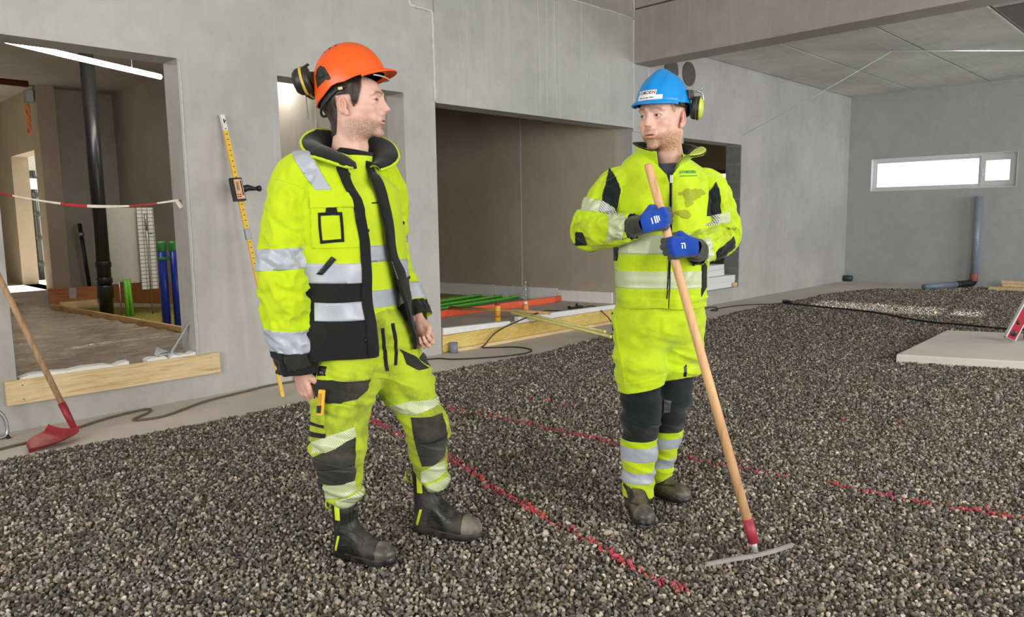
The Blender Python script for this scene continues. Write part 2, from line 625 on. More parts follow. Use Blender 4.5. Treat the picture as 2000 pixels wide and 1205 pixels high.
# sprayed marking lines: polylines on the ground
RED = [[(3.206, 3.828), (3.274, 3.255), (3.33, 2.525), (3.361, 2.071), (3.426, 1.668), (3.498, 1.389), (3.511, 1.026), (3.618, 0.581), (3.66, 0.1)],
       [(2.728, 4.165), (2.642, 3.7), (2.504, 2.958), (2.381, 2.513), (2.269, 2.077), (2.205, 1.696), (2.135, 1.458), (2.137, 1.29)],
       [(3.791, 3.609), (3.851, 3.093)], [(4.604, 1.842), (4.892, 1.335)]]
STR = [0.8, 1.0, 0.35, 0.25]
redp = np.zeros(N)
for line, st in zip(RED, STR):
    for (x0, y0), (x1, y1) in zip(line[:-1], line[1:]):
        dx, dy = x1 - x0, y1 - y0
        L2 = dx * dx + dy * dy
        tt = np.clip(((GX - x0) * dx + (GY - y0) * dy) / L2, 0, 1)
        dd = np.hypot(GX - x0 - tt * dx, GY - y0 - tt * dy)
        gap = 0.74 + 0.45 * np.sin(GX * 7.3 + GY * 9.1) * np.sin(GX * 3.1 - GY * 4.7 + 1.0)
        redp = np.maximum(redp, st * np.clip(gap, 0, 1) * np.exp(-(dd / 0.021) ** 2))
isred = rng.uniform(0, 1, N) < redp
g = np.clip(rng.beta(1.35, 2.6, N), 0, 1)
shade = 0.045 + 0.60 * g ** 1.45
wm = rng.normal(0, 1, N)
TC = np.stack([shade * (1.18 + 0.05 * wm), shade * (1.0 + 0.01 * wm), shade * (0.80 - 0.05 * wm), np.ones(N)], 1)
TC[isred] = np.stack([rng.uniform(.32, .56, isred.sum()), rng.uniform(.04, .11, isred.sum()), rng.uniform(.055, .12, isred.sum()), np.ones(isred.sum())], 1)
GS[isred] *= 1.1
GZ[isred] += 0.003
me = bpy.data.meshes.new('gravel')
me.vertices.add(N)
me.vertices.foreach_set('co', np.stack([GX, GY, GZ], 1).astype(np.float32).ravel())
a = me.attributes.new('scl', 'FLOAT', 'POINT')
a.data.foreach_set('value', GS.astype(np.float32))
a = me.attributes.new('rot', 'FLOAT_VECTOR', 'POINT')
a.data.foreach_set('vector', rng.uniform(-3.14, 3.14, (N, 3)).astype(np.float32).ravel())
a = me.attributes.new('tint', 'FLOAT_COLOR', 'POINT')
a.data.foreach_set('color', np.clip(TC, 0, 1).astype(np.float32).ravel())
me.update()
gr = link('gravel', me, 'gravel_stone')
gr['kind'] = 'stuff'
tag(gr, 'loose dark crushed gravel with sprayed red marking lines', 'gravel')
ng = bpy.data.node_groups.new('gravel_scatter', 'GeometryNodeTree')
ng.interface.new_socket('Geometry', in_out='INPUT', socket_type='NodeSocketGeometry')
ng.interface.new_socket('Geometry', in_out='OUTPUT', socket_type='NodeSocketGeometry')
gi, go = ng.nodes.new('NodeGroupInput'), ng.nodes.new('NodeGroupOutput')
jn = ng.nodes.new('GeometryNodeJoinGeometry')
for i in range(6):
    so = bpy.data.objects.new('stone', stone_mesh(i))
    oi = ng.nodes.new('GeometryNodeObjectInfo')
    oi.inputs['Object'].default_value = so
    oi.inputs['As Instance'].default_value = True
    ng.links.new(oi.outputs['Geometry'], jn.inputs[0])
ip = ng.nodes.new('GeometryNodeInstanceOnPoints')
ip.inputs['Pick Instance'].default_value = True
ng.links.new(gi.outputs[0], ip.inputs['Points'])
ng.links.new(jn.outputs[0], ip.inputs['Instance'])
for nm, dt, sock in (('scl', 'FLOAT', 'Scale'), ('rot', 'FLOAT_VECTOR', 'Rotation')):
    na = ng.nodes.new('GeometryNodeInputNamedAttribute')
    na.data_type = dt
    na.inputs['Name'].default_value = nm
    if nm == 'rot':
        er = ng.nodes.new('FunctionNodeEulerToRotation')
        ng.links.new(na.outputs[0], er.inputs[0])
        ng.links.new(er.outputs[0], ip.inputs[sock])
    else:
        ng.links.new(na.outputs[0], ip.inputs[sock])
ng.links.new(ip.outputs[0], go.inputs[0])
gr.modifiers.new('scatter', 'NODES').node_group = ng

# ------------------------------------------------------------------ rooms behind the wall
struct(MB().box(-0.6, 4.38, WY + TH, 19.0, 3.40, 3.6).build('ceiling_left_room', 'concrete_dim'), 'ceiling of the left room')
struct(MB().box(4.38, 16.5, WY + TH, 13.0, 3.40, 3.6).build('ceiling_middle_room', 'concrete_ceiling'), 'ceiling of the middle rooms')
struct(MB().box(4.34, 4.46, WY + TH, 13.5, 0.0, 3.4).build('wall_between_rooms', 'concrete_dim'), 'concrete partition between the rooms')
struct(MB().box(3.45, 4.34, 13.5, 13.7, 0.0, 3.4).build('wall_left_room_end', 'concrete_dim'), 'concrete end wall of the left room')
struct(grid_wall('wall_left_room_partition', [13.3, 13.68, 15.2, 19.0], [0, 0.25, 2.456, 3.4], lambda u, v: not (13.68 < u < 15.2 and 0.25 < v < 2.456),
                 lambda u, v, d: (3.2 + d, u, v), 0.25, 'concrete_beige'), 'pale partition with a door opening')
struct(MB().box(3.45, 6.5, 19.0, 19.2, 0, 3.4).box(3.2, 6.5, 16.6, 16.7, 0, 3.4).build('wall_inner_room', 'concrete_far'), 'wall of the inner room')
struct(MB().box(-0.6, 3.2, 18.9, 19.1, 0, 3.4).build('wall_left_room_back', 'concrete_dim'))
struct(MB().box(-0.7, -0.6, WY + TH, 19.1, 0, 3.4).build('wall_left_room_side', 'concrete_dim'))
struct(MB().box(-0.6, 4.4, WY + TH, 13.5, -0.1, 0.16).box(-.6, 6.5, 13.5, 19, -.1, .25).build('floor_left_room', 'concrete_floor'), 'concrete floor of the left room')
# plastic film spread over the raised floor of the left room
t = NT('plastic_film')
t.out(t.ramp(t.noise(3.0, 5), [(0.3, rgb(172, 156, 136)), (0.7, rgb(206, 192, 174))]), t.ramp(t.noise(6.0, 3), [(0.3, 0.08), (0.7, 0.28)]), spec=1.0)
t.bump(t.noise(4.0, 4, 0.6, t.mapped((1, 5.0, 1), (0, 0, 0.35)), 2.0), 1.0, 0.06)
MATS['plastic_film'] = t.m
mb = MB()
nx, ny = 60, 120
for j in range(ny + 1):
    for i in range(nx + 1):
        u, v = i / nx, j / ny
        y = WY + TH + 0.005 + v * 7.7
        xr = 2.72 + (2.456 - 2.72) * min(1.3, (y - 7.05) / 3.33) if y > 6.9 else 4.2
        x = -0.5 + u * (min(xr, 4.2) - .02 + 0.5)
        z = 0.262 + 0.008 * math.sin(y * 17 + 3 * math.sin(x * 3)) * math.sin(x * 2.3 + y) + 0.006 * math.sin(x * 9 + y * 31)
        mb.v.append((x, y, z))
for j in range(ny):
    for i in range(nx):
        a = j * (nx + 1) + i
        mb.f.append((a, a + 1, a + nx + 2, a + nx + 1))
o = mb.build('plastic_film', 'plastic_film', smooth=True)
tag(o, 'glossy wrinkled plastic film covering the floor of the left room', 'film')
mb = MB()
for j in range(9):
    for i in range(31):
        x, y = 1.075 + i / 30 * 1.095, WY + .096 + j / 8 * (TH - .096)
        mb.v.append((x, y, .279 + .006 * math.sin(x * 19 + y * 23) * math.sin(y * 31 + x * 5)))
for j in range(8):
    for i in range(30):
        a = j * 31 + i
        mb.f.append((a, a + 1, a + 32, a + 31))
o = mb.build('film_flap', 'plastic_film', smooth=True)
tag(o, 'edge of plastic film folded over the sill of the left opening', 'film')
struct(MB().prism([(-0.6, WY + TH), (4.2, WY + TH), (4.2, 6.9), (2.71, 7.0), (2.45, 10.4), (2.3, 13.4), (-0.6, 13.4)], -0.05, 0.252).build('floor_raised', 'concrete_floor'), 'raised slab under the plastic film')
# edge board and timber of the formwork
o = MB().hexa([(2.73, 7.0, .2), (2.77, 7.0, .2), (2.50, 10.45, .2), (2.46, 10.45, .2), (2.73, 7.0, .31), (2.77, 7.0, .31), (2.50, 10.45, .315), (2.46, 10.45, .315)]).build('edge_board', 'wood_plank_rough')
tag(o, 'long rough formwork board smeared with concrete at the film edge', 'board')
o = MB().box(2.55, 3.12, 10.82, 10.86, 0.25, 0.47).build('timber_board', 'wood_brown', bevel=.004)
tag(o, 'short brown timber board with a paper note left of the black pipe', 'board')
MB().box(2.78, 2.86, 10.815, 10.82, 0.33, 0.47).build('paper_note', plain('paper_grey', (178, 172, 170), 0.7), o)
o = MB().bar((3.16, 10.75, .385), (4.15, 9.1, .385), 0.05, 0.27).build('timber_board', 'wood_brown', bevel=.004)
tag(o, 'long brown timber board behind the blue pipes', 'board')
o = MB().box(2.56, 2.98, 10.40, 10.44, 0.25, 0.33).build('wood_strip', 'wood_pale')
tag(o, 'low pale wood strip before the brown timber', 'board')
t = NT('underfloor_mesh')
wv = t.n('TexWave')
wv.inputs['Scale'].default_value = 14
wv.inputs['Distortion'].default_value = 6
t.l(t.obj(), wv.inputs[0])
t.out(t.ramp(wv.outputs[1], [(0.35, rgb(90, 78, 40)), (0.6, rgb(170, 150, 70)), (0.8, rgb(196, 200, 96))]), 0.6)
MATS['underfloor_mesh'] = t.m
o = MB().prism([(2.78, 7.0), (4.3, 7.0), (4.3, 9.0), (3.1, 10.7), (2.52, 10.6)], 0.16, 0.20).build('insulation_mat', 'underfloor_mesh')
tag(o, 'yellow-green underfloor insulation mat in the left room', 'insulation')

# pipes of the left room
pp = MB().lathe([(.072, 0.2), (.072, 3.4)], (2.70, 9.10, 0), seg=24).build('drain_pipe', 'black_pipe', smooth=True)
tag(pp, 'tall thick black drain pipe from floor to ceiling', 'pipe')
for z in (.62, .80):
    MB().lathe([(.074, 0), (.083, .01), (.083, .06), (.074, .07)], (2.70, 9.10, z), seg=24).build('coupling', 'black_pipe', pp, smooth=True)
MB().lathe([(.075, .45), (.086, .46), (.086, .58), (.08, .60)], (2.70, 9.10, 0), seg=24).build('socket', 'black_pipe', pp, smooth=True)
plain('blue_pipe', (24, 52, 160), 0.35)
plain('green_cap', (56, 140, 62), 0.4)
plain('green_plastic', (112, 190, 48), 0.4)
for x, y, lb in ((2.865, 7.80, 'front blue conduit pipe with green cap and clamp lugs'), (2.965, 7.75, 'rear blue conduit pipe with plain green cap')):
    o = MB().lathe([(.042, .201), (.042, 1.05)], (x, y, 0), seg=20).build('conduit_pipe', 'blue_pipe', smooth=True)
    tag(o, lb, 'pipe')
    MB().lathe([(.044, 1.00), (.047, 1.01), (.047, 1.08), (.035, 1.10), (.0, 1.10)], (x, y, 0), seg=20).build('end_cap', 'green_cap', o, smooth=True)
    if x < 2.9:
        MB().tube([(x - .055, y - .04, .93), (x + .06, y - .045, .93)], .016, 8).build('clamp_lug', 'green_cap', o, smooth=True)
cab = MB().box(2.87, 3.36, 9.42, 9.55, 0.60, 1.47).build('manifold_cabinet', plain('cabinet_grey', (190, 188, 176), 0.5, var=.05), bevel=.004)
tag(cab, 'grey sheet metal cabinet standing behind the black pipe', 'cabinet')
MB().box(2.87, 3.36, 9.40, 9.42, 0.585, 0.60).build('bottom_edge', 'steel', cab)
t = NT('gauge_sheet')
br = t.n('TexBrick')
br.offset = 0
br.inputs['Scale'].default_value = 1.0
br.inputs['Brick Width'].default_value = 0.06
br.inputs['Row Height'].default_value = 0.045
br.inputs['Mortar Size'].default_value = 0.004
br.inputs['Color1'].default_value = rgb(228, 228, 222)
br.inputs['Color2'].default_value = rgb(222, 222, 214)
br.inputs['Mortar'].default_value = rgb(120, 120, 118)
t.l(t.mapped(rot=(R(90), 0, 0)), br.inputs['Vector'])
t.out(br.outputs[0], 0.5)
MATS['gauge_sheet'] = t.m
o = MB().box(3.18, 3.37, 9.36, 9.372, 0.50, 1.47).build('instruction_sheet', 'gauge_sheet')
tag(o, 'white ruled instruction sheet hanging on the grey cabinet', 'sheet')
o = MB().tube([(3.27, 9.33, 1.40), (3.27, 9.33, 1.2)], .014, 8).tube([(3.27, 9.33, 1.38), (3.27, 9.33, .2)], .009, 8).tube([(3.21, 9.33, 1.18), (3.33, 9.33, 1.16)], .006, 6).build('threaded_rod', 'steel', smooth=True)
tag(o, 'thin vertical steel rod before the white sheet', 'rod')
o = empty('green_support', (2.98, 9.3, .201))
tag(o, 'bright green plastic support leg under the grey cabinet', 'support')
for dx in (0, .05):
    MB().tube([(dx, 0, 0), (dx * .7, 0, .44)], .022, 10).build('leg', 'green_plastic', o, smooth=True)
MB().tube([(-.06, .02, .0), (-.06, .02, .42)], .008, 8).build('rod', 'steel', o, smooth=True)
o = MB().tube([(3.69, 13.2, .25), (3.62, 13.2, 1.30)], .03, 10).build('riser_pipe', 'black_pipe', smooth=True)
tag(o, 'thin black riser pipe with pale clamp by the concrete end wall', 'pipe')
MB().lathe([(.045, 0), (.045, .06)], (3.632, 13.2, 1.1), seg=12).build('clamp', 'steel', o, smooth=True)
o = MB().tube([(3.75, 16.3, .25), (3.75, 16.3, 2.3)], .05, 10).build('duct_pipe', 'black_pipe', smooth=True)
tag(o, 'jointed black pipe seen through the far door opening', 'pipe')
for z in (.5, 1.0, 1.45, 1.8, 2.1):
    MB().lathe([(.052, 0), (.068, .02), (.068, .08), (.052, .1)], (3.75, 16.3, z), seg=12).build('joint', 'black_pipe', o, smooth=True)
MB().box(3.68, 3.80, 16.22, 16.3, 1.95, 2.15).build('tag', 'white_plastic', o)
plain('orange_spray', (240, 120, 50), 0.6)
o = empty('spray_mark', (3.198, 13.80, 2.8))
tag(o, 'orange spray-painted numerals on the pale partition', 'marking')
for k, z in enumerate((.28, .12, .0)):
    pts = [(0, .10 * math.cos(q) + .01 * k, z + .075 * math.sin(q)) for q in np.linspace(0, (6.28, 4.2, 6.28)[k], 14)]
    MB().tube(pts, .016, 6).build('stroke', 'orange_spray', o, smooth=True)
o = MB().tube([(1.2, 13.05, 3.36), (3.05, 13.05, 3.36)], .045, 8).build('ceiling_pipe', plain('dark_red', (96, 40, 40), .5), smooth=True)
tag(o, 'dark red pipe along the ceiling of the left room', 'pipe')
o = MB().box(3.08, 3.19, 13.36, 13.5, 3.15, 3.33).build('junction_box', 'steel', bevel=.01)
tag(o, 'small metal junction box at the top of the pale partition', 'box')

# light tubes hung under the ceiling of the left room
t = NT('lamp_tube')
t.b.inputs['Emission Color'].default_value = (1.0, 0.93, 0.82, 1)
t.b.inputs['Emission Strength'].default_value = 65.0
t.out((1, 1, 1, 1), 0.5)
MATS['lamp_tube'] = t.m
LT = smooth_path([(1.45, 7.52, 2.86), (1.606, 7.62, 2.85), (2.243, 7.984, 2.85), (3.226, 8.474, 2.85)], 6)
o = MB().tube(LT, .026, 10).build('light_tube', 'lamp_tube', smooth=True)
tag(o, 'long glowing light tube hung over the left room', 'lamp')
for k in (3, 9, 16):
    MB().tube([LT[k], LT[k] + Vector((0, 0, .55))], .003, 5).build('hanger', 'steel', o)
o = MB().tube([(4.10, 7.72, 2.79), (4.29, 7.98, 2.80)], .026, 10).build('light_tube', 'lamp_tube', smooth=True)
tag(o, 'short glowing light tube seen in the narrow opening', 'lamp')
MB().tube([(4.2, 7.85, 2.8), (4.2, 7.85, 3.4)], .003, 5).build('hanger', 'steel', o)
o = empty('hanging_cord', (4.30, 7.3, 2.0))
tag(o, 'pale cords hanging in the narrow opening', 'cord')
MB().tube([(-.03, .0, .70), (0, .0, .37)], .009, 6).build('strand', 'white_plastic', o, smooth=True)
MB().tube([(.03, -.1, 1.4), (.04, -.1, .6), (.05, -.1, .1)], .010, 6).build('strand', 'white_plastic', o, smooth=True)
MB().tube([(.04, -.1, .35), (.0, -.1, .05)], .008, 6).build('strand', 'white_plastic', o, smooth=True)

# middle room: raised slab, beige wall, strips
bp0 = Vector((7.56, 5.42, 0))
bdir = Vector((-.48, 2.73, 0)).normalized()
bn = Vector((bdir.y, -bdir.x, 0))


def bei(s, z, d=0.0):
    return bp0 + bdir * s + bn * d + Vector((0, 0, z))


struct(MB().hexa([bei(s, z, d) for z in (0, 3.4) for (s, d) in ((.2, 0), (8, 0), (8, .3), (.2, .3))]).build('wall_beige', 'concrete_beige'), 'beige side wall of the middle room')
struct(MB().box(4.46, 8.2, 12.8, 13.0, 0, 3.4).build('wall_middle_room_back', 'concrete_beige'))
struct(MB().box(4.46, 7.75, WY + .03, 12.8, -0.05, 0.195).build('floor_middle_room', 'concrete_floor'), 'raised slab of the middle room')
struct(MB().hexa([bei(s, z, -d) for z in (.2, 3.4) for (s, d) in ((1.60, 0), (1.615, 0), (1.615, .004), (1.60, .004))]).build('trim_10', 'caulk'))
for s0, s1, z1, lb in ((.22, 1.03, .335, 'white foam edge strip at the hall end of the beige wall'), (1.03, 2.06, .355, 'white foam edge strip where the orange board ends'), (2.06, 3.05, .36, 'white foam edge strip behind the water bottle and green rails'), (3.05, 4.5, .352, 'white foam edge strip beside the brown insulation mat')):
    o = MB().hexa([bei(s, z, -d) for z in (.195, z1) for (s, d) in ((s0 + .004, 0.003), (s1 - .004, 0.003), (s1 - .004, .05), (s0 + .004, .05))]).build('edge_strip', 'white_foam', bevel=.003)
    tag(o, lb, 'foam strip', 'foam edge strips of the middle room')
plain('orange_board', (238, 96, 48), 0.5, var=.1)
o = MB().bar((4.7, 6.36, .235), (7.12, 6.28, .235), 0.035, 0.075).build('orange_board', 'orange_board', bevel=.003)
tag(o, 'long orange sprayed board lying across the raised slab', 'board')
MB().bar((7.12, 6.28, .235), (7.33, 6.36, .235), 0.03, 0.06).build('end_piece', 'orange_board', o)
for k, (a, b) in enumerate((((5.2, 6.72, .215), (7.14, 6.98, .215)), ((5.2, 6.95, .215), (7.1, 7.25, .215)), ((5.2, 7.25, .215), (7.0, 7.55, .215)))):
    lb = ('green pipe rail beside the orange board', 'middle green pipe rail between its two neighbours', 'green pipe rail beside the brown mat')[k]
    o = MB().bar(a, b, 0.07, 0.03).build('pipe_rail', 'green_cap', bevel=.004)
    tag(o, lb, 'rail', 'green pipe rails on the slab')
    p, q = Vector(a), Vector(b)
    MB().bar(p + Vector((0, -.04, .022)), q + Vector((0, -.04, .022)), .012, .02).build('lip', 'green_plastic', o)
    for i in range(9):
        c = p.lerp(q, (i + .5) / 9)
        MB().box(c.x - .012, c.x + .012, c.y - .03, c.y + .03, c.z + .013, c.z + .03).build('clip', 'green_cap', o)
o = MB().prism([(5.2, 7.65), (6.95, 7.8), (6.85, 8.9), (5.2, 8.9)], .195, .215).build('insulation_mat', 'underfloor_mesh')
tag(o, 'brownish insulation mat beyond the green rails', 'insulation')
# slab edge with yellow foil and white foam strips
t = NT('yellow_foil')
t.out(t.ramp(t.noise(2.2, 3, .5, None, .6), [(0.3, rgb(206, 172, 76)), (0.55, rgb(228, 198, 104)), (0.8, rgb(238, 216, 140))]), 0.2, spec=.8)
t.bump(t.noise(7.0, 4, .6, t.mapped((1, 1, 3)), 1.5), .8, .02)
MATS['yellow_foil'] = t.m
o = MB().box(4.53, 7.55, WY + .005, WY + .03, 0.012, 0.168).build('foil_sheet', 'yellow_foil')
tag(o, 'yellow foil wrapped over the slab edge of the wide opening', 'foil')
for x0, x1, lb in ((4.53, 5.44, 'short white foam strip on the slab edge by the column'), (5.56, 7.50, 'long white foam strip on the slab edge under the poles')):
    o = MB().hexa([(x0, WY - .01, .178), (x1, WY - .01, .17), (x1, WY + .05, .17), (x0, WY + .05, .178), (x0, WY - .01, .245), (x1, WY - .01, .215), (x1, WY + .05, .215), (x0, WY + .05, .245)]).build('foam_strip', 'white_foam', bevel=.003)
    tag(o, lb, 'foam strip')
o = MB().bar((4.65, WY - .02, .015), (7.5, WY - .02, .015), .035, .03).build('wood_batten', 'wood_pale')
tag(o, 'thin pale wood batten along the foot of the yellow foil', 'batten')
o = MB().lathe([(.040, 0), (.040, .10), (.035, .10), (.034, .01)], (4.62, WY - .05, 0), seg=20).build('pipe_socket', plain('grey_plastic', (128, 136, 146), .5), smooth=True)
tag(o, 'short grey plastic pipe socket at the column foot', 'pipe')


def spray_can(loc, h, body, capc, lb):
    e = empty('spray_can', loc)
    tag(e, lb, 'spray can')
    r = .033
    MB().lathe([(r * .96, 0), (r, .006), (r, h * .78), (r * .8, h * .83), (r * .45, h * .85)], seg=20).build('body', body, e, smooth=True)
    MB().lathe([(r * .8, h * .82), (r * .82, h * .9), (r * .6, h * .94), (r * .55, h), (0, h)], seg=16).build('cap', capc, e, smooth=True)
    MB().lathe([(r * 1.01, h * .2), (r * 1.01, h * .55)], seg=20).build('label_band', plain('can_label', (222, 140, 60), .5), e, smooth=True)
    return e


spray_can((5.46, 5.62, .195), .205, plain('can_yellow', (226, 170, 60), .4), plain('cap_red', (150, 40, 48), .4), 'yellow spray can with dark red cap on the slab')
spray_can((5.86, 5.59, .195), .18, plain('can_orange', (236, 140, 56), .4), 'white_plastic', 'orange spray can with white cap on the slab')
t = NT('bottle_plastic')
t.out(rgb(222, 228, 232), 0.12)
t.b.inputs['Transmission Weight'].default_value = 0.8
MATS['bottle_plastic'] = t.m
e = empty('water_bottle', (7.13, 6.80, .195))
tag(e, 'clear plastic water bottle near the beige wall', 'bottle')
MB().lathe([(.03, 0), (.034, .01), (.034, .07), (.03, .085), (.034, .10), (.034, .15), (.02, .2), (.013, .22)], seg=18).build('body', 'bottle_plastic', e, smooth=True)
MB().lathe([(.015, .22), (.015, .245), (0, .246)], seg=14).build('cap', 'white_plastic', e, smooth=True)
e = empty('hand_remote', (6.80, 5.66, .195), -.3)
tag(e, 'small black hand-held remote with knob on the slab', 'remote')
MB().box(-.09, .09, -.035, .035, .0, .035).build('body', 'black_plastic', e, bevel=.008)
MB().lathe([(.014, .035), (.014, .06), (.0, .062)], (.02, 0, 0), seg=12).build('knob', 'black_plastic', e, smooth=True)
MB().box(-.085, -.03, -.025, .025, .035, .039).build('yellow_plate', plain('plate_yellow', (200, 180, 90), .5), e)
o = MB().tube([(5.40, 6.34, .290), (5.90, 5.26, .262)], .014, 10).tube([(5.44, 6.36, .290), (5.93, 5.30, .262)], .014, 10).build('wood_pole', wood('pole_wood', (206, 166, 106), (170, 124, 70), 'y'), smooth=True)
tag(o, 'pair of thin brown wood poles resting over the slab edge', 'pole')
plain('pole_yellow', (206, 196, 120), .45)
plain('pole_tip', (236, 236, 120), .4)
for (a, b, lb) in (((5.60, 5.50, .290), (6.26, 4.80, .06), 'pale yellow pole nearer the wall with bright tip'), ((5.54, 5.49, .292), (6.18, 4.66, .03), 'pale yellow pole nearer the gravel with bright tip')):
    o = MB().tube([a, b], .018, 12).build('yellow_pole', 'pole_yellow', smooth=True)
    tag(o, lb, 'pole')
    d = (Vector(b) - Vector(a)).normalized()
    MB().tube([Vector(b) - d * .03, Vector(b) + d * .004], .021, 12).build('tip', 'pole_tip', o, smooth=True)

# right-hand pass-through: sill room, foam blocks, blockwork reveal
struct(MB().box(7.75, 13.5, WY + TH, 12.8, -0.05, 0.20).build('floor_right_room', 'concrete_floor'))
struct(MB().box(7.72, 7.86, 5.67, 12.8, 0.2, 3.4).build('wall_right_room_side', 'concrete_beige'))
struct(MB().box(7.75, 13.9, 12.8, 13.0, 0.2, 3.4).build('wall_right_room_end', 'concrete_beige'))
struct(grid_wall('wall_right_room_back', [5.67, 7.0, 8.6, 12.8], [0, 1.585, 2.10, 3.4], lambda u, v: not (7.0 < u < 8.6 and 1.585 < v < 2.10),
                 lambda u, v, d: (13.5 + d, u, v), 0.25, 'concrete_beige'), 'beige back wall of the right room')
o = MB()
for (y0, y1, z0, z1) in ((6.9, 8.7, 2.09, 2.16), (6.9, 8.7, 1.53, 1.595), (6.95, 7.03, 1.59, 2.1), (8.57, 8.65, 1.59, 2.1)):
    o.box(13.47, 13.56, y0, y1, z0, z1)
win2 = struct(o.build('window_2', plain('frame_red', (128, 52, 50), .5)), 'window with dark red frame in the right room')
MB().box(13.52, 13.526, 7.03, 8.57, 1.595, 2.09).build('pane', 'window_glass', win2)
struct(MB().box(13.47, 13.5, 5.7, 12, .43, .47).build('trim_11', 'frame_red'))
for x0, x1, y0, y1, z0, z1, lb in ((9.2, 10.325, 5.47, 5.72, .205, .295, 'lower long white foam block on the sill'), (9.2, 10.32, 5.46, 5.72, .297, .385, 'middle long white foam block on the sill'), (9.1, 10.15, 5.55, 5.75, .387, .47, 'short white foam block second from the top of the sill pile'), (9.1, 10.14, 5.55, 5.76, .472, .55, 'short white foam block topping the sill pile')):
    o = MB().box(x0, x1, y0, y1, z0, z1).build('foam_block', 'white_foam', bevel=.004)
    tag(o, lb, 'foam block', 'foam blocks on the sill')
o = MB().box(10.23, 10.32, 5.425, 5.458, .205, .27).build('wood_wedge', 'wood_pale')
tag(o, 'small wood offcut beside the foam blocks', 'offcut')
wl = bpy.data.objects['wall_left']
zz = np.linspace(.22, 2.29, 9)
for k in range(8):
    MB().box(10.338, 10.36, WY + .004, WY + TH - .006, zz[k] + .004, zz[k + 1] - .004).build('block', plain('block_grey', (130, 132, 133), .8, var=.2, scale=9), wl, bevel=.003)
# round dark plugs in the wall under the ceiling
for x, lb in ((8.44, 'round dark plug in the wall next to the beam'), (8.86, 'round dark plug in the wall farther from the beam')):
    o = MB().lathe([(.15, -.004), (.155, .0), (.155, .012), (.145, .014), (.14, .006)], (x, WY - .013, 3.135), (0, 1, 0), 32).build('wall_plug', plain('plug_grey', (92, 88, 82), .7))
    tag(o, lb, 'plug')

# ------------------------------------------------------------------ loose things
o = MB().box(0.99, 2.34, WY - .036, WY - .002, 0.17, 0.322).build('wood_board', 'wood_pale', bevel=.004)
tag(o, 'wide pale plywood board screwed below the left opening', 'board')
for x in (1.08, 2.27):
    for z in (.20, .29):
        MB().lathe([(.005, 0), (.005, .002)], (x, WY - .0365, z), (0, -1, 0), 8).build('screw', 'steel', o)
for x0, x1, lb in ((1.08, 1.72, 'broken white foam strip on the sill behind the shovel'), (1.84, 2.18, 'white foam strip on the sill under the metal lever')):
    mb = MB()
    n = 14
    top = [(x0 + (x1 - x0) * i / n, .345 - (.03 * random.random() if i % 3 == 0 else .008 * random.random())) for i in range(n + 1)]
    for (xa, za), (xb, zb) in zip(top[:-1], top[1:]):
        mb.hexa([(xa, WY + .0, .262), (xb, WY + .0, .262), (xb, WY + .09, .262), (xa, WY + .09, .262), (xa, WY + .0, za), (xb, WY + .0, zb), (xb, WY + .09, zb), (xa, WY + .09, za)])
    tag(mb.build('foam_strip', 'white_foam'), lb, 'foam strip')
# barrier tape across the left opening
e = empty('barrier_tape', (1.62, WY + .08, 1.42))
tag(e, 'red and white barrier tape sagging across the left opening', 'tape')
plain('tape_red', (188, 40, 52), .4)
plain('tape_white', (232, 222, 206), .4)
P = smooth_path([(.80, 5.5, 1.56), (1.083, 5.5, 1.481), (1.32, 5.5, 1.432), (1.562, 5.5, 1.402), (1.86, 5.5, 1.405), (2.13, 5.5, 1.44), (2.165, 5.49, 1.445)], 8)
cut = [0, 10, 19, 24, 31, 36, 44, len(P) - 1]
for k, (a, b) in enumerate(zip(cut[:-1], cut[1:])):
    mb = MB()
    for p, q in zip(P[a:b], P[a + 1:b + 1]):
        p2, q2 = p - e.location, q - e.location
        mb.bar(p2, q2, .004, .015 + .005 * math.sin(p.x * 9), (0, .3, 1))
    mb.build('red_section' if k % 2 == 0 else 'white_section', 'tape_red' if k % 2 == 0 else 'tape_white', e)
mb = MB().bar((.53, 0, .02), (.555, -.01, -.03), .004, .03, (1, 0, 0))
mb.build('loose_end', 'tape_white', e)
# metal lever on the sill
e = empty('metal_lever', (2.04, WY + .10, .345))
tag(e, 'small metal lever clamp on the sill of the left opening', 'clamp')
MB().bar((0, 0, 0), (.19, .0, .26), .018, .012, (0, 1, 0)).build('arm', 'steel', e, bevel=.003)
MB().tube([(.19, -.015, .26), (.19, .015, .26)], .014, 10).build('pivot', 'steel', e, smooth=True)
MB().box(-.12, .03, -.04, .04, -.004, .004).build('base_plate', 'steel', e)
MB().add([(-.12, 0, 0), (-.10, 0, .06), (-.02, 0, .012), (-.12, .01, 0), (-.10, .01, .06), (-.02, .01, .012)], [(0, 1, 2), (5, 4, 3), (0, 3, 4, 1), (1, 4, 5, 2), (2, 5, 3, 0)]).build('fin', 'steel', e)

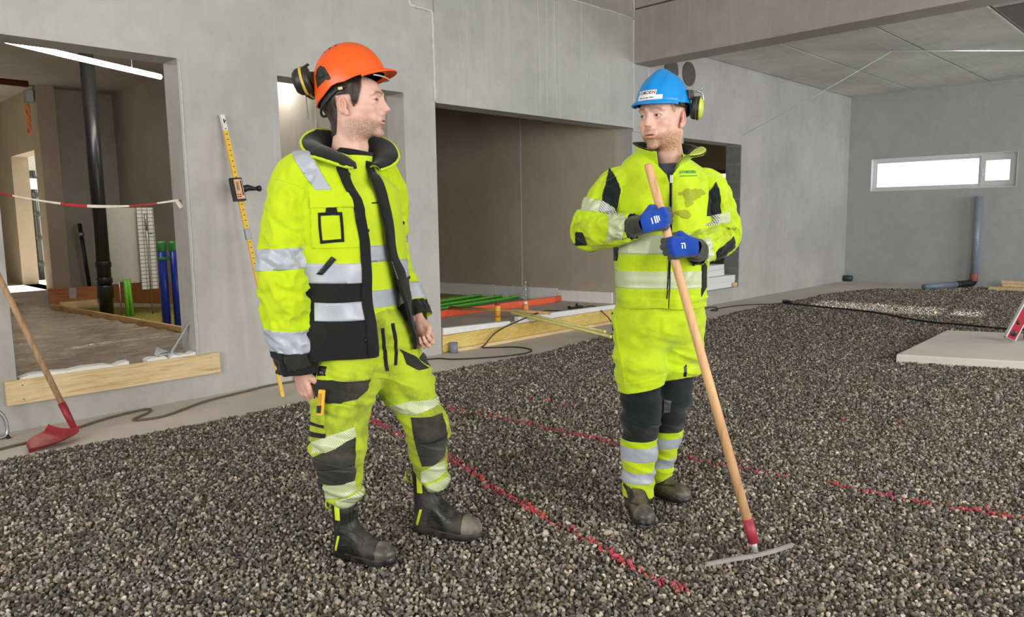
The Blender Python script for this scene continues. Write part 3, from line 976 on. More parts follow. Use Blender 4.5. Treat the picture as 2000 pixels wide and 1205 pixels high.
# round-point shovel leaning against the wall
e = empty('shovel', (1.20, 4.95, 0))
tag(e, 'shovel with red blade and wooden shaft leaning on the wall', 'shovel')
hb, ht = Vector((.012, .05, .16)), Vector((-.27, .42, 1.22))
hd = (ht - hb).normalized()
wood('shaft_wood', (178, 146, 108), (140, 106, 72), 'z')
MB().tube([hb - hd * .05, hb.lerp(ht, .5), ht], [.017, .018, .016], 14).build('shaft', 'shaft_wood', e, smooth=True)
MB().tube([hb - hd * .14, hb - hd * .02, hb + hd * .06], [.016, .021, .022], 14).build('socket', 'red_paint', e, smooth=True)
mb = MB()
bl = []
n, mrow = 14, 9
vs = []
for j in range(mrow + 1):
    v = j / mrow
    for i in range(n + 1):
        u = i / n * 2 - 1
        hw = .118 * (1 - max(0, (v - .35) / .65) ** 2.2) * (0.93 + .07 * min(1, v * 6))
        x = u * hw
        z = .004 + .035 * (1 - v) + .022 * (u * u) + (.03 if v < .06 else 0)
        vs.append((x, -v * .27, z))
ang = R(-56)
for sgn in (0, -.003):
    o0 = len(mb.v)
    for (x, y, z) in vs:
        mb.v.append((x * math.cos(ang) - y * math.sin(ang) - .01, x * math.sin(ang) + y * math.cos(ang) + .02, z + sgn))
    for j in range(mrow):
        for i in range(n):
            a = o0 + j * (n + 1) + i
            mb.f.append((a, a + 1, a + n + 2, a + n + 1))
mb.build('blade', 'red_paint', e, smooth=True)

# levelling rod with laser receiver
e = empty('levelling_rod', (2.61, 4.97, 0))
tag(e, 'yellow telescopic levelling rod leaning on the grey wall', 'levelling rod')
plain('rod_yellow', (236, 192, 66), .4, var=.06)
rd = (Vector((2.468, 5.385, 2.06)) - Vector((2.61, 4.97, 0)))
RL = rd.length
rd.normalize()
side = -rd.cross(Vector((0, 1, 0))).normalized()
up = side.cross(rd).normalized()
if up.y > 0:
    up = -up
for (a, b, wd, th, mt, nm) in ((0, .78, .026, .016, 'rod_yellow', 'lower_section'), (.74, 1.28, .031, .019, 'rod_yellow', 'middle_section'), (1.2, RL - .12, .035, .022, 'rod_yellow', 'upper_section'), (RL - .12, RL, .035, .022, 'white_plastic', 'top_section')):
    MB().bar(rd * a, rd * b, wd, th, up).build(nm, mt, e, bevel=.002)
for k in range(26):
    c = rd * (1.0 + k * .04) + up * (.012 if k > 5 else .0105)
    MB().obox(c, side, rd, up, .006, .0025, .0012).build('mark', 'black_plastic', e)
c = rd * (RL - .05) + up * .0115
MB().obox(c, side, rd, up, .004, .015, .0012).obox(c + side * .008, (side + rd).normalized(), (rd - side).normalized(), up, .01, .003, .0012).build('top_mark', 'black_plastic', e)
MB().obox(rd * 1.22, side, rd, up, .02, .04, .014).build('collar', 'steel', e, bevel=.003)
q = empty('laser_receiver', e.location + rd * 1.545 + up * .03)
tag(q, 'black laser receiver with orange face clamped on the yellow rod', 'laser receiver')
MB().obox(side * -.02, side, rd, up, .045, .085, .018).build('body', 'black_plastic', q, bevel=.006)
MB().obox(side * -.012 + up * .0185, side, rd, up, .030, .072, .0015).build('face', plain('receiver_face', (232, 178, 140), .5), q)
MB().obox(side * -.022 + rd * .022 + up * .0205, side, rd, up, .010, .032, .001).build('display', plain('receiver_display', (150, 128, 92), .3), q)
MB().obox(side * .008 + rd * .008 + up * .0205, side, rd, up, .004, .055, .001).build('sensor', 'black_plastic', q)
for i in (-1, 1):
    for j in (0, 1):
        MB().lathe([(.005, 0), (.005, .003)], side * (-.024 + i * .008) + rd * (-.04 - j * .016) + up * .02, up, 10).build('button', 'black_plastic', q)
MB().tube([side * .02, side * .06 + rd * .01, side * .11, side * .145], [.026, .024, .015, .015], 12).build('clamp_handle', 'black_plastic', q, smooth=True)
MB().lathe([(.0, .0), (.021, .002), (.023, .02), (.018, .026)], side * .135, side, 14).build('knob', 'black_plastic', q, smooth=True)

# cables
def cable(pts, r, lb, mat='cable_black'):
    o = MB().tube(smooth_path([(x, y, z + r) for x, y, z in pts], 6), r, 8).build('power_cable', mat, smooth=True)
    return tag(o, lb, 'cable')


cable([(.7, 4.90, 0), (.865, 5.008, 0), (1.14, 5.076, 0), (1.48, 5.262, 0), (1.72, 5.33, 0), (1.796, 5.31, 0), (1.75, 5.22, 0), (1.618, 5.106, 0), (1.69, 5.05, 0), (1.828, 5.059, 0), (2.154, 5.24, 0), (2.5, 5.32, 0), (2.774, 5.37, 0), (3.3, 5.3, 0), (3.9, 5.25, 0)], .008, 'grey dusty cable looped on the concrete under the left opening', plain('cable_dusty', (104, 92, 78), .7))
cable([(3.9, 5.32, 0), (4.28, 5.25, 0), (4.374, 5.10, 0), (4.6, 4.93, 0), (4.83, 4.83, 0), (5.06, 4.80, 0), (5.20, 4.90, 0), (5.2, 5.12, 0), (4.98, 5.32, 0.0), (5.05, 5.38, .02), (5.25, 5.38, .14), (5.75, 5.36, .25), (6.05, 5.48, .25), (6.5, 5.60, .2), (6.74, 5.56, .2), (6.9, 5.46, .225), (7.02, 5.36, .1), (7.05, 5.24, 0), (7.4, 5.12, 0), (8.0, 5.1, 0), (8.9, 5.2, 0), (9.2, 5.27, 0), (9.3, 5.2, 0), (8.98, 5.0, 0), (9.0, 5.1, 0), (9.7, 5.05, 0), (10.2, 4.70, 0)], .0065, 'thin black cable running from the remote along the concrete strip')
e = cable([(10.24, 4.6, .005), (10.15, 4.3, .01), (10.08, 4.085, .01), (9.945, 3.373, .01), (9.456, 2.635, .01), (9.40, 2.2, .01), (9.36, 1.802, .01), (9.5, 1.0, .01), (9.9, -.2, .01)], .011, 'black extension cable running over the gravel past the concrete pad')
o = MB().tube([(10.33, 4.70, .03), (10.28, 4.62, .03), (10.23, 4.54, .028)], [.028, .034, .022], 12).build('cable_connector', 'black_plastic', smooth=True)
tag(o, 'black plug connector joining the cables on the gravel edge', 'plug')

# string under the ceiling
e = empty('guide_string', (10.69, 3.50, 3.38))
tag(e, 'thin white string hooked to the ceiling and tied to the wall', 'string')
a, b, c = Vector((10.37, WY - .004, 2.44)), Vector((10.69, 3.50, 3.375)), Vector((12.4, 1.95, 3.37))
MB().tube([a - b, (a - b) * .5 + Vector((0, 0, -.02)), (0, 0, 0)], .005, 6).build('string', 'white_plastic', e, smooth=True)
MB().tube([(0, 0, 0), c - b], .007, 6).build('string', 'white_plastic', e, smooth=True)
MB().tube([(0, 0, .03), (0, 0, 0), (.02, -.01, -.015)], .006, 6).build('hook', 'steel', e, smooth=True)

# far end: pipes and planks
plain('pvc_lit_blue', (132, 143, 154), .3)  # blue of the daylight put into the grey pipe's colour
pb = farp(2.15, 0, -.09)
o = MB().lathe([(.055, .12), (.055, 1.53)], pb, seg=20).build('vent_pipe', 'pvc_lit_blue', smooth=True)
tag(o, 'upright grey pipe standing at the end wall', 'pipe')
MB().lathe([(.06, .10), (.064, .11), (.064, .22), (.058, .23)], pb, seg=20).build('coupling', plain('coupling_orange', (150, 84, 70), .5), o, smooth=True)
MB().tube(smooth_path([pb + Vector((0, 0, .14)), pb + Vector((0, .02, .07)), pb + Vector((-.2, .12, .055)), pb + Vector((-.3, .17, .055))], 5), .06, 16).build('elbow', 'black_pipe', o, smooth=True)
p1 = pb + Vector((-.3, .17, .055))
o = MB().tube([p1 + Vector((-.01, .01, 0)), Vector((13.5, 3.75, .05))], .05, 16).build('floor_pipe', plain('pvc_grey', (120, 130, 140), .4), smooth=True)
tag(o, 'grey pipe lying on the floor from the elbow of the upright pipe', 'pipe')
o = MB().tube([farp(.02, .06, -.06), farp(.16, .06, -.06)], .055, 16).build('pipe_stub', plain('stub_dark', (50, 66, 78), .4), smooth=True)
tag(o, 'short dark pipe stub in the corner of the end wall', 'pipe')
for k, (u, du, z, L) in enumerate(((2.55, -.30, .03, 1.6), (2.45, -.48, .03, 1.5), (2.62, -.36, .078, 1.5), (2.60, -.33, .126, 1.4))):
    a = farp(u, z, du)
    b = farp(u + L, z, du - .04)
    lb = ('pale plank at the bottom of the small pile nearest the end wall', 'pale plank on the gravel in front of the small pile', 'pale plank in the middle of the small pile', 'pale plank on top of the small pile')[k]
    o = MB().bar(a, b, .11, .045).build('plank', 'wood_pale', bevel=.003)
    tag(o, lb, 'plank', 'planks by the end wall')

# red spirit level leaning in from the right over the pad
e = empty('spirit_level', (8.10, 1.49, .072))
tag(e, 'red box-section spirit level leaning over the concrete pad', 'spirit level')
plain('level_red', (178, 38, 62), .35)
rv3 = Vector((rtx, rty, 0))
fv3 = Vector((fhx, fhy, 0))
ld = (rv3 * .43 + Vector((0, 0, .9))).normalized()
ls = ld.cross(fv3).normalized()
q0 = rv3 * -.02 + Vector((0, 0, .03))
MB().obox(q0 + ld * .6 + ls * .0, ls, fv3, ld, .045, .016, .6).build('body', 'level_red', e, bevel=.003)
MB().obox(q0 + ld * .6 + ls * -.047, ls, fv3, ld, .005, .018, .6).build('edge_rail', 'white_plastic', e)
MB().obox(q0 + ld * .6 + ls * .047, ls, fv3, ld, .006, .018, .6).build('edge_rail', 'white_plastic', e)
MB().lathe([(.028, -.019), (.03, -.017), (.03, .017), (.028, .019)], q0 + ld * .055, fv3, 20).build('end_vial', 'black_plastic', e, smooth=True)
MB().obox(q0 + ld * -.004, ls, fv3, ld, .05, .018, .006).build('end_cap', plain('cap_grey', (150, 146, 150), .5), e)
MB().lathe([(.018, -.018), (.018, .018)], q0 + ld * .16 + ls * .01, fv3, 14).build('hand_hole', 'black_plastic', e, smooth=True)
q1 = q0 + rv3 * .115 + fv3 * .03
o = empty('red_case', e.location + rv3 * .34 + fv3 * .12)
tag(o, 'red plastic tool case standing behind the spirit level', 'case')
MB().obox((0, 0, .16), rv3, fv3, (0, 0, 1), .12, .05, .16).build('body', 'level_red', o, bevel=.01)
MB().lathe([(.03, -.055), (.034, -.052), (.034, .0)], rv3 * -.08 + Vector((0, 0, .04)), fv3, 18).build('wheel', 'black_plastic', o, smooth=True)
# wheel edge of a barrow-like frame at the left border
e = empty('steel_frame', (.90, 5.30, 0))
tag(e, 'bent steel tube frame standing by the wall at the left border', 'frame')
MB().tube(smooth_path([(-.06, .0, .5), (-.03, 0, .25), (.045, -.02, .14), (.055, -.03, .03), (.0, -.04, .012), (-.1, -.04, .012)], 5), .011, 8).build('tube', 'steel', e, smooth=True)
MB().tube([(.05, -.03, .02), (.06, -.05, .0)], .012, 8).build('foot', 'dark_rubber', e, smooth=True)

# ------------------------------------------------------------------ figure engine: fields, surfaces, cut patches
def V3(*a):
    return np.array(a, float)


class G:
    """triangle mesh with per-vertex scalars"""
    def __init__(s, V, F, A=None):
        s.V, s.F, s.A = np.asarray(V, float), np.asarray(F, int), dict(A or {})

    def normals(s):
        a, b, c = (s.V[s.F[:, i]] for i in range(3))
        n = np.cross(b - a, c - a)
        N = np.zeros_like(s.V)
        for i in range(3):
            np.add.at(N, s.F[:, i], n)
        return N / (np.linalg.norm(N, axis=1, keepdims=True) + 1e-12)

    def copy(s):
        return G(s.V.copy(), s.F.copy(), {k: v.copy() for k, v in s.A.items()})

    def moved(s, M):
        M = np.array(M)
        g = s.copy()
        g.V = s.V @ M[:3, :3].T + M[:3, 3]
        if np.linalg.det(M[:3, :3]) < 0:
            g.F = g.F[:, ::-1]
        return g

    def push(s, d):
        g = s.copy()
        d = np.asarray(d)
        g.V = s.V + s.normals() * (d[:, None] if d.ndim else d)
        return g

    def keep_faces(s, k):
        F = s.F[k]
        u, inv = np.unique(F, return_inverse=True)
        return G(s.V[u], inv.reshape(F.shape), {a: v[u] for a, v in s.A.items()})

    def clip(s, f):
        """keep where f >= 0, cutting triangles exactly"""
        names = list(s.A)
        D = np.column_stack([s.V] + [s.A[n] for n in names])
        f = np.asarray(f, float)
        pos = f >= 0
        cnt = pos[s.F].sum(1)
        out = [s.F[cnt == 3]]
        new, off, cache = [], len(D), {}

        def cut(i, j):
            k = (i, j) if i < j else (j, i)
            if k not in cache:
                t = f[i] / (f[i] - f[j])
                cache[k] = off + len(new)
                new.append(D[i] + (D[j] - D[i]) * t)
            return cache[k]
        tr = []
        for T in s.F[cnt == 1]:
            i = int(np.argmax(pos[T]))
            a, b, c = T[i], T[(i + 1) % 3], T[(i + 2) % 3]
            tr.append((a, cut(a, b), cut(a, c)))
        for T in s.F[cnt == 2]:
            i = int(np.argmin(pos[T]))
            a, b, c = T[i], T[(i + 1) % 3], T[(i + 2) % 3]
            p, q = cut(a, b), cut(a, c)
            tr += [(p, b, c), (p, c, q)]
        if tr:
            out.append(np.array(tr, int))
        F = np.concatenate(out)
        if new:
            D = np.vstack([D, np.array(new)])
        if len(F) == 0:
            return G(np.zeros((0, 3)), np.zeros((0, 3), int), {n: np.zeros(0) for n in names})
        u, inv = np.unique(F, return_inverse=True)
        D = D[u]
        return G(D[:, :3], inv.reshape(F.shape), {n: D[:, 3 + i] for i, n in enumerate(names)})

    def poly(s, pts, ax=(0, 2)):
        """clip to a convex polygon given in two coordinates"""
        P = np.array(pts, float)
        area2 = sum(P[i][0] * P[(i + 1) % len(P)][1] - P[(i + 1) % len(P)][0] * P[i][1] for i in range(len(P)))
        if area2 < 0:
            P = P[::-1]
        g = s
        for i in range(len(P)):
            a, b = P[i], P[(i + 1) % len(P)]
            n = np.array([-(b[1] - a[1]), b[0] - a[0]])
            n /= np.linalg.norm(n)
            if len(g.F) == 0:
                break
            g = g.clip((g.V[:, ax[0]] - a[0]) * n[0] + (g.V[:, ax[1]] - a[1]) * n[1])
        return g

    def front(s, lim=0.15):
        """faces turned to -y"""
        a, b, c = (s.V[s.F[:, i]] for i in range(3))
        n = np.cross(b - a, c - a)
        n /= np.linalg.norm(n, axis=1, keepdims=True) + 1e-12
        return s.keep_faces(n[:, 1] < lim)

    def sheet(s, off=0.002, skirt=None):
        """lifted copy with a skirt down to the surface, for a sewn-on piece"""
        if len(s.F) == 0:
            return s
        N = s.normals()
        top = s.V + N * off
        sk = -0.002 if skirt is None else skirt
        bot = s.V + N * sk
        ed = {}
        for T in s.F:
            for i in range(3):
                a, b = T[i], T[(i + 1) % 3]
                k = (min(a, b), max(a, b))
                if k in ed:
                    ed[k] = None
                else:
                    ed[k] = (a, b)
        n = len(s.V)
        q = []
        for e in ed.values():
            if e is not None:
                a, b = e
                q += [(b, a, a + n), (b, a + n, b + n)]
        F = np.vstack([s.F, np.array(q, int)]) if q else s.F
        return G(np.vstack([top, bot]), F, {k: np.concatenate([v, v]) for k, v in s.A.items()})

    def smooth(s, it=1, w=0.5):
        g = s.copy()
        i, j = g.F[:, [0, 1, 2]].ravel(), g.F[:, [1, 2, 0]].ravel()
        n = len(g.V)
        deg = np.bincount(i, minlength=n) + np.bincount(j, minlength=n)
        for _ in range(it):
            acc = np.zeros_like(g.V)
            for k in range(3):
                acc[:, k] = np.bincount(i, g.V[j, k], n) + np.bincount(j, g.V[i, k], n)
            g.V += w * (acc / np.maximum(deg, 1)[:, None] - g.V)
        return g


def join(*gs):
    V, F, o = [], [], 0
    names = set.intersection(*[set(g.A) for g in gs])
    for g in gs:
        V.append(g.V)
        F.append(g.F + o)
        o += len(g.V)
    return G(np.vstack(V), np.vstack(F), {n: np.concatenate([g.A[n] for g in gs]) for n in names})


WHOLE = {'body', 'hair', 'chest_lettering', 'lettering', 'card_holder', 'side_clip', 'sole', 'upper', 'trousers'}


def comps(g):
    par = list(range(len(g.V)))

    def fd(a):
        while par[a] != a:
            par[a] = par[par[a]]
            a = par[a]
        return a
    for a, b, c in g.F.tolist():
        ra, rb, rc = fd(a), fd(b), fd(c)
        par[rb] = ra
        par[fd(rc)] = ra
    return np.array([fd(a) for a in g.F[:, 0].tolist()])


def gobj(name, g, mat, parent, color=None, smooth=True):
    if name not in WHOLE and len(g.F) < 40000:
        lab = comps(g)
        u, cnt = np.unique(lab, return_counts=True)
        if len(u) > 1:
            o = None
            for k in np.argsort(-cnt):
                if cnt[k] >= .03 * cnt.sum():
                    q = gobj1(name, g.keep_faces(lab == u[k]), mat, parent, None, smooth)
                    o = o or q
            return o
    return gobj1(name, g, mat, parent, color, smooth)


def gobj1(name, g, mat, parent, color=None, smooth=True):
    me = bpy.data.meshes.new(name)
    n, m_ = len(g.V), len(g.F)
    me.vertices.add(n)
    me.vertices.foreach_set('co', g.V.astype(np.float32).ravel())
    me.loops.add(m_ * 3)
    me.loops.foreach_set('vertex_index', g.F.astype(np.int32).ravel())
    me.polygons.add(m_)
    me.polygons.foreach_set('loop_start', np.arange(0, m_ * 3, 3, dtype=np.int32))
    me.polygons.foreach_set('loop_total', np.full(m_, 3, np.int32))
    if color is not None:
        a = me.attributes.new('skin', 'FLOAT_COLOR', 'POINT')
        c = np.ones((n, 4), np.float32)
        c[:, :3] = color
        a.data.foreach_set('color', c.ravel())
    me.update(calc_edges=True)
    me.validate()
    if smooth:
        me.shade_smooth()
    return link(name, me, mat, parent)


def quads(nu, nv, wrap=False):
    """triangles of a grid with nv rows of nu columns"""
    F = []
    for j in range(nv - 1):
        for i in range(nu if wrap else nu - 1):
            a, b = j * nu + i, j * nu + (i + 1) % nu
            F += [(a, b, b + nu), (a, b + nu, a + nu)]
    return np.array(F, int)


def hashn(ix, iy, iz, seed):
    h = (ix * 374761393 + iy * 668265263 + iz * 2147483647 + seed * 1274126177) & 0xffffffff
    h = ((h ^ (h >> 13)) * 1274126177) & 0xffffffff
    h ^= h >> 16
    return (h & 0xffff) / 65535.0


def vnoise(P, scale=1.0, seed=0):
    """smooth value noise 0..1 on points (n, 3)"""
    Q = np.asarray(P) * np.asarray(scale)
    I = np.floor(Q).astype(np.int64)
    f = Q - I
    f = f * f * (3 - 2 * f)
    r_ = 0
    for dx in (0, 1):
        for dy in (0, 1):
            for dz in (0, 1):
                w_ = (f[:, 0] if dx else 1 - f[:, 0]) * (f[:, 1] if dy else 1 - f[:, 1]) * (f[:, 2] if dz else 1 - f[:, 2])
                r_ = r_ + w_ * hashn(I[:, 0] + dx, I[:, 1] + dy, I[:, 2] + dz, seed)
    return r_


def fbm(P, scale, seed=0, oct_=3):
    s_, a = 0, 0.5
    for k in range(oct_):
        s_ = s_ + a * vnoise(P, np.asarray(scale) * 2 ** k, seed + k)
        a *= .5
    return s_ / (1 - .5 ** oct_)


def ridge(P, scale, seed=0):
    return 1 - np.abs(2 * fbm(P, scale, seed, 2) - 1) * 2


def strokes(V, L):
    """hand-placed folds: (points, width, height)"""
    d_ = np.zeros(len(V))
    for pts, wd, amp in L:
        pts = np.array(pts, float)
        best = np.full(len(V), 9.0)
        par = np.zeros(len(V))
        for i, (a, b) in enumerate(zip(pts[:-1], pts[1:])):
            ab = b - a
            t_ = np.clip(((V - a) @ ab) / (ab @ ab), 0, 1)
            q = np.linalg.norm(V - a - t_[:, None] * ab, axis=1)
            k = q < best
            best[k] = q[k]
            par[k] = (i + t_[k]) / (len(pts) - 1)
        d_ += amp * np.exp(-(best / wd) ** 2) * (0.35 + 0.65 * np.sin(np.clip(par, 0.02, .98) * math.pi))
    return d_


class Field:
    """sampled distance field"""
    def __init__(s, lo, hi, h):
        s.lo, s.h = np.array(lo, float), h
        n = np.ceil((np.array(hi) - s.lo) / h).astype(int) + 1
        s.n = n
        s.D = np.full(n, 1.0, np.float32)
        s.ax = [s.lo[i] + h * np.arange(n[i]) for i in range(3)]

    def sub(s, lo, hi, pad):
        sl = []
        for i in range(3):
            a = max(0, int((lo[i] - pad - s.lo[i]) / s.h))
            b = min(s.n[i], int((hi[i] + pad - s.lo[i]) / s.h) + 2)
            if b <= a:
                return None
            sl.append(slice(a, b))
        return tuple(sl)

    def pts(s, sl):
        return (s.ax[0][sl[0]][:, None, None].astype(np.float32), s.ax[1][sl[1]][None, :, None].astype(np.float32), s.ax[2][sl[2]][None, None, :].astype(np.float32))

    def comb(s, sl, d, k, sub):
        D = s.D[sl]
        if sub:
            d = -d
            if k > 0:
                h_ = np.clip(.5 + .5 * (d - D) / k, 0, 1)
                s.D[sl] = D + (d - D) * h_ + k * h_ * (1 - h_)
            else:
                s.D[sl] = np.maximum(D, d)
        else:
            if k > 0:
                h_ = np.clip(.5 + .5 * (D - d) / k, 0, 1)
                s.D[sl] = D + (d - D) * h_ - k * h_ * (1 - h_)
            else:
                s.D[sl] = np.minimum(D, d)

    def ell(s, c, r, k=0.0, sub=False, M=None):
        c, r = np.array(c, float), np.array(r, float)
        R_ = max(r) if M is not None else r
        sl = s.sub(c - R_, c + R_, 0.03 + k)
        if sl is None:
            return s
        X, Y, Z = s.pts(sl)
        X, Y, Z = X - c[0], Y - c[1], Z - c[2]
        if M is not None:
            M = np.array(M)
            X, Y, Z = (M[0, i] * X + M[1, i] * Y + M[2, i] * Z for i in range(3))
        k0 = np.sqrt((X / r[0]) ** 2 + (Y / r[1]) ** 2 + (Z / r[2]) ** 2) + 1e-9
        k1 = np.sqrt((X / r[0] ** 2) ** 2 + (Y / r[1] ** 2) ** 2 + (Z / r[2] ** 2) ** 2) + 1e-9
        s.comb(sl, k0 * (k0 - 1) / k1, k, sub)
        return s

    def cone(s, a, b, ra, rb, k=0.0, sub=False, flat=None):
        """round cone between a and b; flat=(axis, factor) squeezes across"""
        a, b = np.array(a, float), np.array(b, float)
        m_ = max(ra, rb)
        sl = s.sub(np.minimum(a, b) - m_, np.maximum(a, b) + m_, 0.03 + k)
        if sl is None:
            return s
        X, Y, Z = s.pts(sl)
        ab = b - a
        X, Y, Z = X - a[0], Y - a[1], Z - a[2]
        t_ = np.clip((X * ab[0] + Y * ab[1] + Z * ab[2]) / (ab @ ab + 1e-12), 0, 1)
        dx, dy_, dz = X - t_ * ab[0], Y - t_ * ab[1], Z - t_ * ab[2]
        if flat is not None:
            n, q = np.array(flat[0], float), flat[1]
            n /= np.linalg.norm(n)
            pr = (dx * n[0] + dy_ * n[1] + dz * n[2]) * (1 / q - 1)
            dx, dy_, dz = dx + pr * n[0], dy_ + pr * n[1], dz + pr * n[2]
        s.comb(sl, np.sqrt(dx * dx + dy_ * dy_ + dz * dz) - (ra + (rb - ra) * t_), k, sub)
        return s

    def chain(s, pts, rads, k=0.0, **kw):
        for i in range(len(pts) - 1):
            s.cone(pts[i], pts[i + 1], rads[i], rads[i + 1], k, **kw)
        return s

    def mesh(s, iso=0.0):
        D = s.D - iso
        ins = D < 0
        nx, ny, nz = [q - 1 for q in D.shape]
        cor = [(i, j, k) for i in (0, 1) for j in (0, 1) for k in (0, 1)]
        cnt = sum(ins[i:nx + i, j:ny + j, k:nz + k].astype(np.int8) for i, j, k in cor)
        act = (cnt > 0) & (cnt < 8)
        I, J, K = np.nonzero(act)
        acc = np.zeros((len(I), 3))
        num = np.zeros(len(I))
        dv = {c: D[I + c[0], J + c[1], K + c[2]] for c in cor}
        for c in cor:
            for ax in range(3):
                if c[ax] == 0:
                    e = list(c)
                    e[ax] = 1
                    a, b = dv[c], dv[tuple(e)]
                    x = (a < 0) != (b < 0)
                    t_ = np.where(x, a / np.where(x, a - b, 1), 0)
                    p = np.array(c, float)[None, :].repeat(len(I), 0)
                    p[:, ax] = t_
                    acc[x] += p[x]
                    num[x] += 1
        V = (acc / num[:, None] + np.stack([I, J, K], 1)) * s.h + s.lo
        ids = np.full(act.shape, -1, np.int64)
        ids[I, J, K] = np.arange(len(I))
        F = []
        for ax in range(3):
            o1, o2 = [(1, 2), (2, 0), (0, 1)][ax]
            A_ = np.take(ins, range(0, ins.shape[ax] - 1), ax)
            B_ = np.take(ins, range(1, ins.shape[ax]), ax)
            x = A_ != B_
            idx = np.stack(np.nonzero(x), 1)
            k = np.ones(len(idx), bool)
            for o_ in (o1, o2):
                k &= (idx[:, o_] >= 1) & (idx[:, o_] <= act.shape[o_] - 1)
            idx = idx[k]
            fl = A_[idx[:, 0], idx[:, 1], idx[:, 2]]

            def at(d1, d2):
                q = idx.copy()
                q[:, o1] += d1
                q[:, o2] += d2
                return ids[q[:, 0], q[:, 1], q[:, 2]]
            q = np.stack([at(-1, -1), at(0, -1), at(0, 0), at(-1, 0)], 1)
            q[~fl] = q[~fl][:, ::-1]
            q = q[(q >= 0).all(1)]
            F += [q[:, [0, 1, 2]], q[:, [0, 2, 3]]]
        return G(V, np.vstack(F))


def crv(pts, n):
    """Catmull-Rom samples of any-dimensional control rows, n per span"""
    P = np.array(pts, float)
    P = np.vstack([2 * P[0] - P[1], P, 2 * P[-1] - P[-2]])
    out = []
    for i in range(1, len(P) - 2):
        for k in range(n):
            t_ = k / n
            a, b, c, d = P[i - 1], P[i], P[i + 1], P[i + 2]
            out.append(.5 * (2 * b + (c - a) * t_ + (2 * a - 5 * b + 4 * c - d) * t_ ** 2 + (3 * b - a - 3 * c + d) * t_ ** 3))
    out.append(P[-2])
    return np.array(out)


def limb(ctrl, n=14, seg=64, ref=(0, -1, 0), pr=None, e=1.0):
    """tube through control rows (x, y, z, a, b): a across, b along ref; scalars s (length) and p (angle from ref)"""
    C = crv(ctrl, n)
    P, ra, rb = C[:, :3], C[:, 3], C[:, 4]
    T = np.gradient(P, axis=0)
    T /= np.linalg.norm(T, axis=1, keepdims=True)
    V, sA, pA = [], [], []
    L = np.concatenate([[0], np.cumsum(np.linalg.norm(np.diff(P, axis=0), axis=1))])
    full = np.linspace(0, 2 * math.pi, seg, endpoint=False)
    for i in range(len(P)):
        ph = full if pr is None else np.linspace(*pr(P[i], L[i]), seg)
        u = np.array(ref, float)
        u -= T[i] * (u @ T[i])
        u /= np.linalg.norm(u)
        v = np.cross(T[i], u)
        cs, sn = np.cos(ph), np.sin(ph)
        if e != 1.0:
            cs, sn = np.sign(cs) * np.abs(cs) ** e, np.sign(sn) * np.abs(sn) ** e
        V.append(P[i] + np.outer(cs * rb[i], u) + np.outer(sn * ra[i], v))
        sA.append(np.full(seg, L[i]))
        pA.append(ph)
    V = np.vstack(V)
    F = quads(seg, len(P), pr is None)
    g = G(V, F, {'s': np.concatenate(sA), 'p': np.concatenate(pA)})
    # orient outwards
    c = g.V[g.F].mean(1)
    ctr = np.repeat(P, seg, 0)[g.F[:, 0]]
    n_ = np.cross(g.V[g.F[:, 1]] - g.V[g.F[:, 0]], g.V[g.F[:, 2]] - g.V[g.F[:, 0]])
    if ((c - ctr) * n_).sum() < 0:
        g.F = g.F[:, ::-1]
    return g


def rotz(a):
    c, s_ = math.cos(a), math.sin(a)
    return np.array([[c, -s_, 0, 0], [s_, c, 0, 0], [0, 0, 1, 0], [0, 0, 0, 1.0]])


def rotx(a):
    c, s_ = math.cos(a), math.sin(a)
    return np.array([[1, 0, 0, 0], [0, c, -s_, 0], [0, s_, c, 0], [0, 0, 0, 1.0]])


def roty(a):
    c, s_ = math.cos(a), math.sin(a)
    return np.array([[c, 0, s_, 0], [0, 1, 0, 0], [-s_, 0, c, 0], [0, 0, 0, 1.0]])


def mv(x, y, z, s_=1.0):
    M = np.eye(4) * s_
    M[:3, 3] = (x, y, z)
    M[3, 3] = 1
    return M


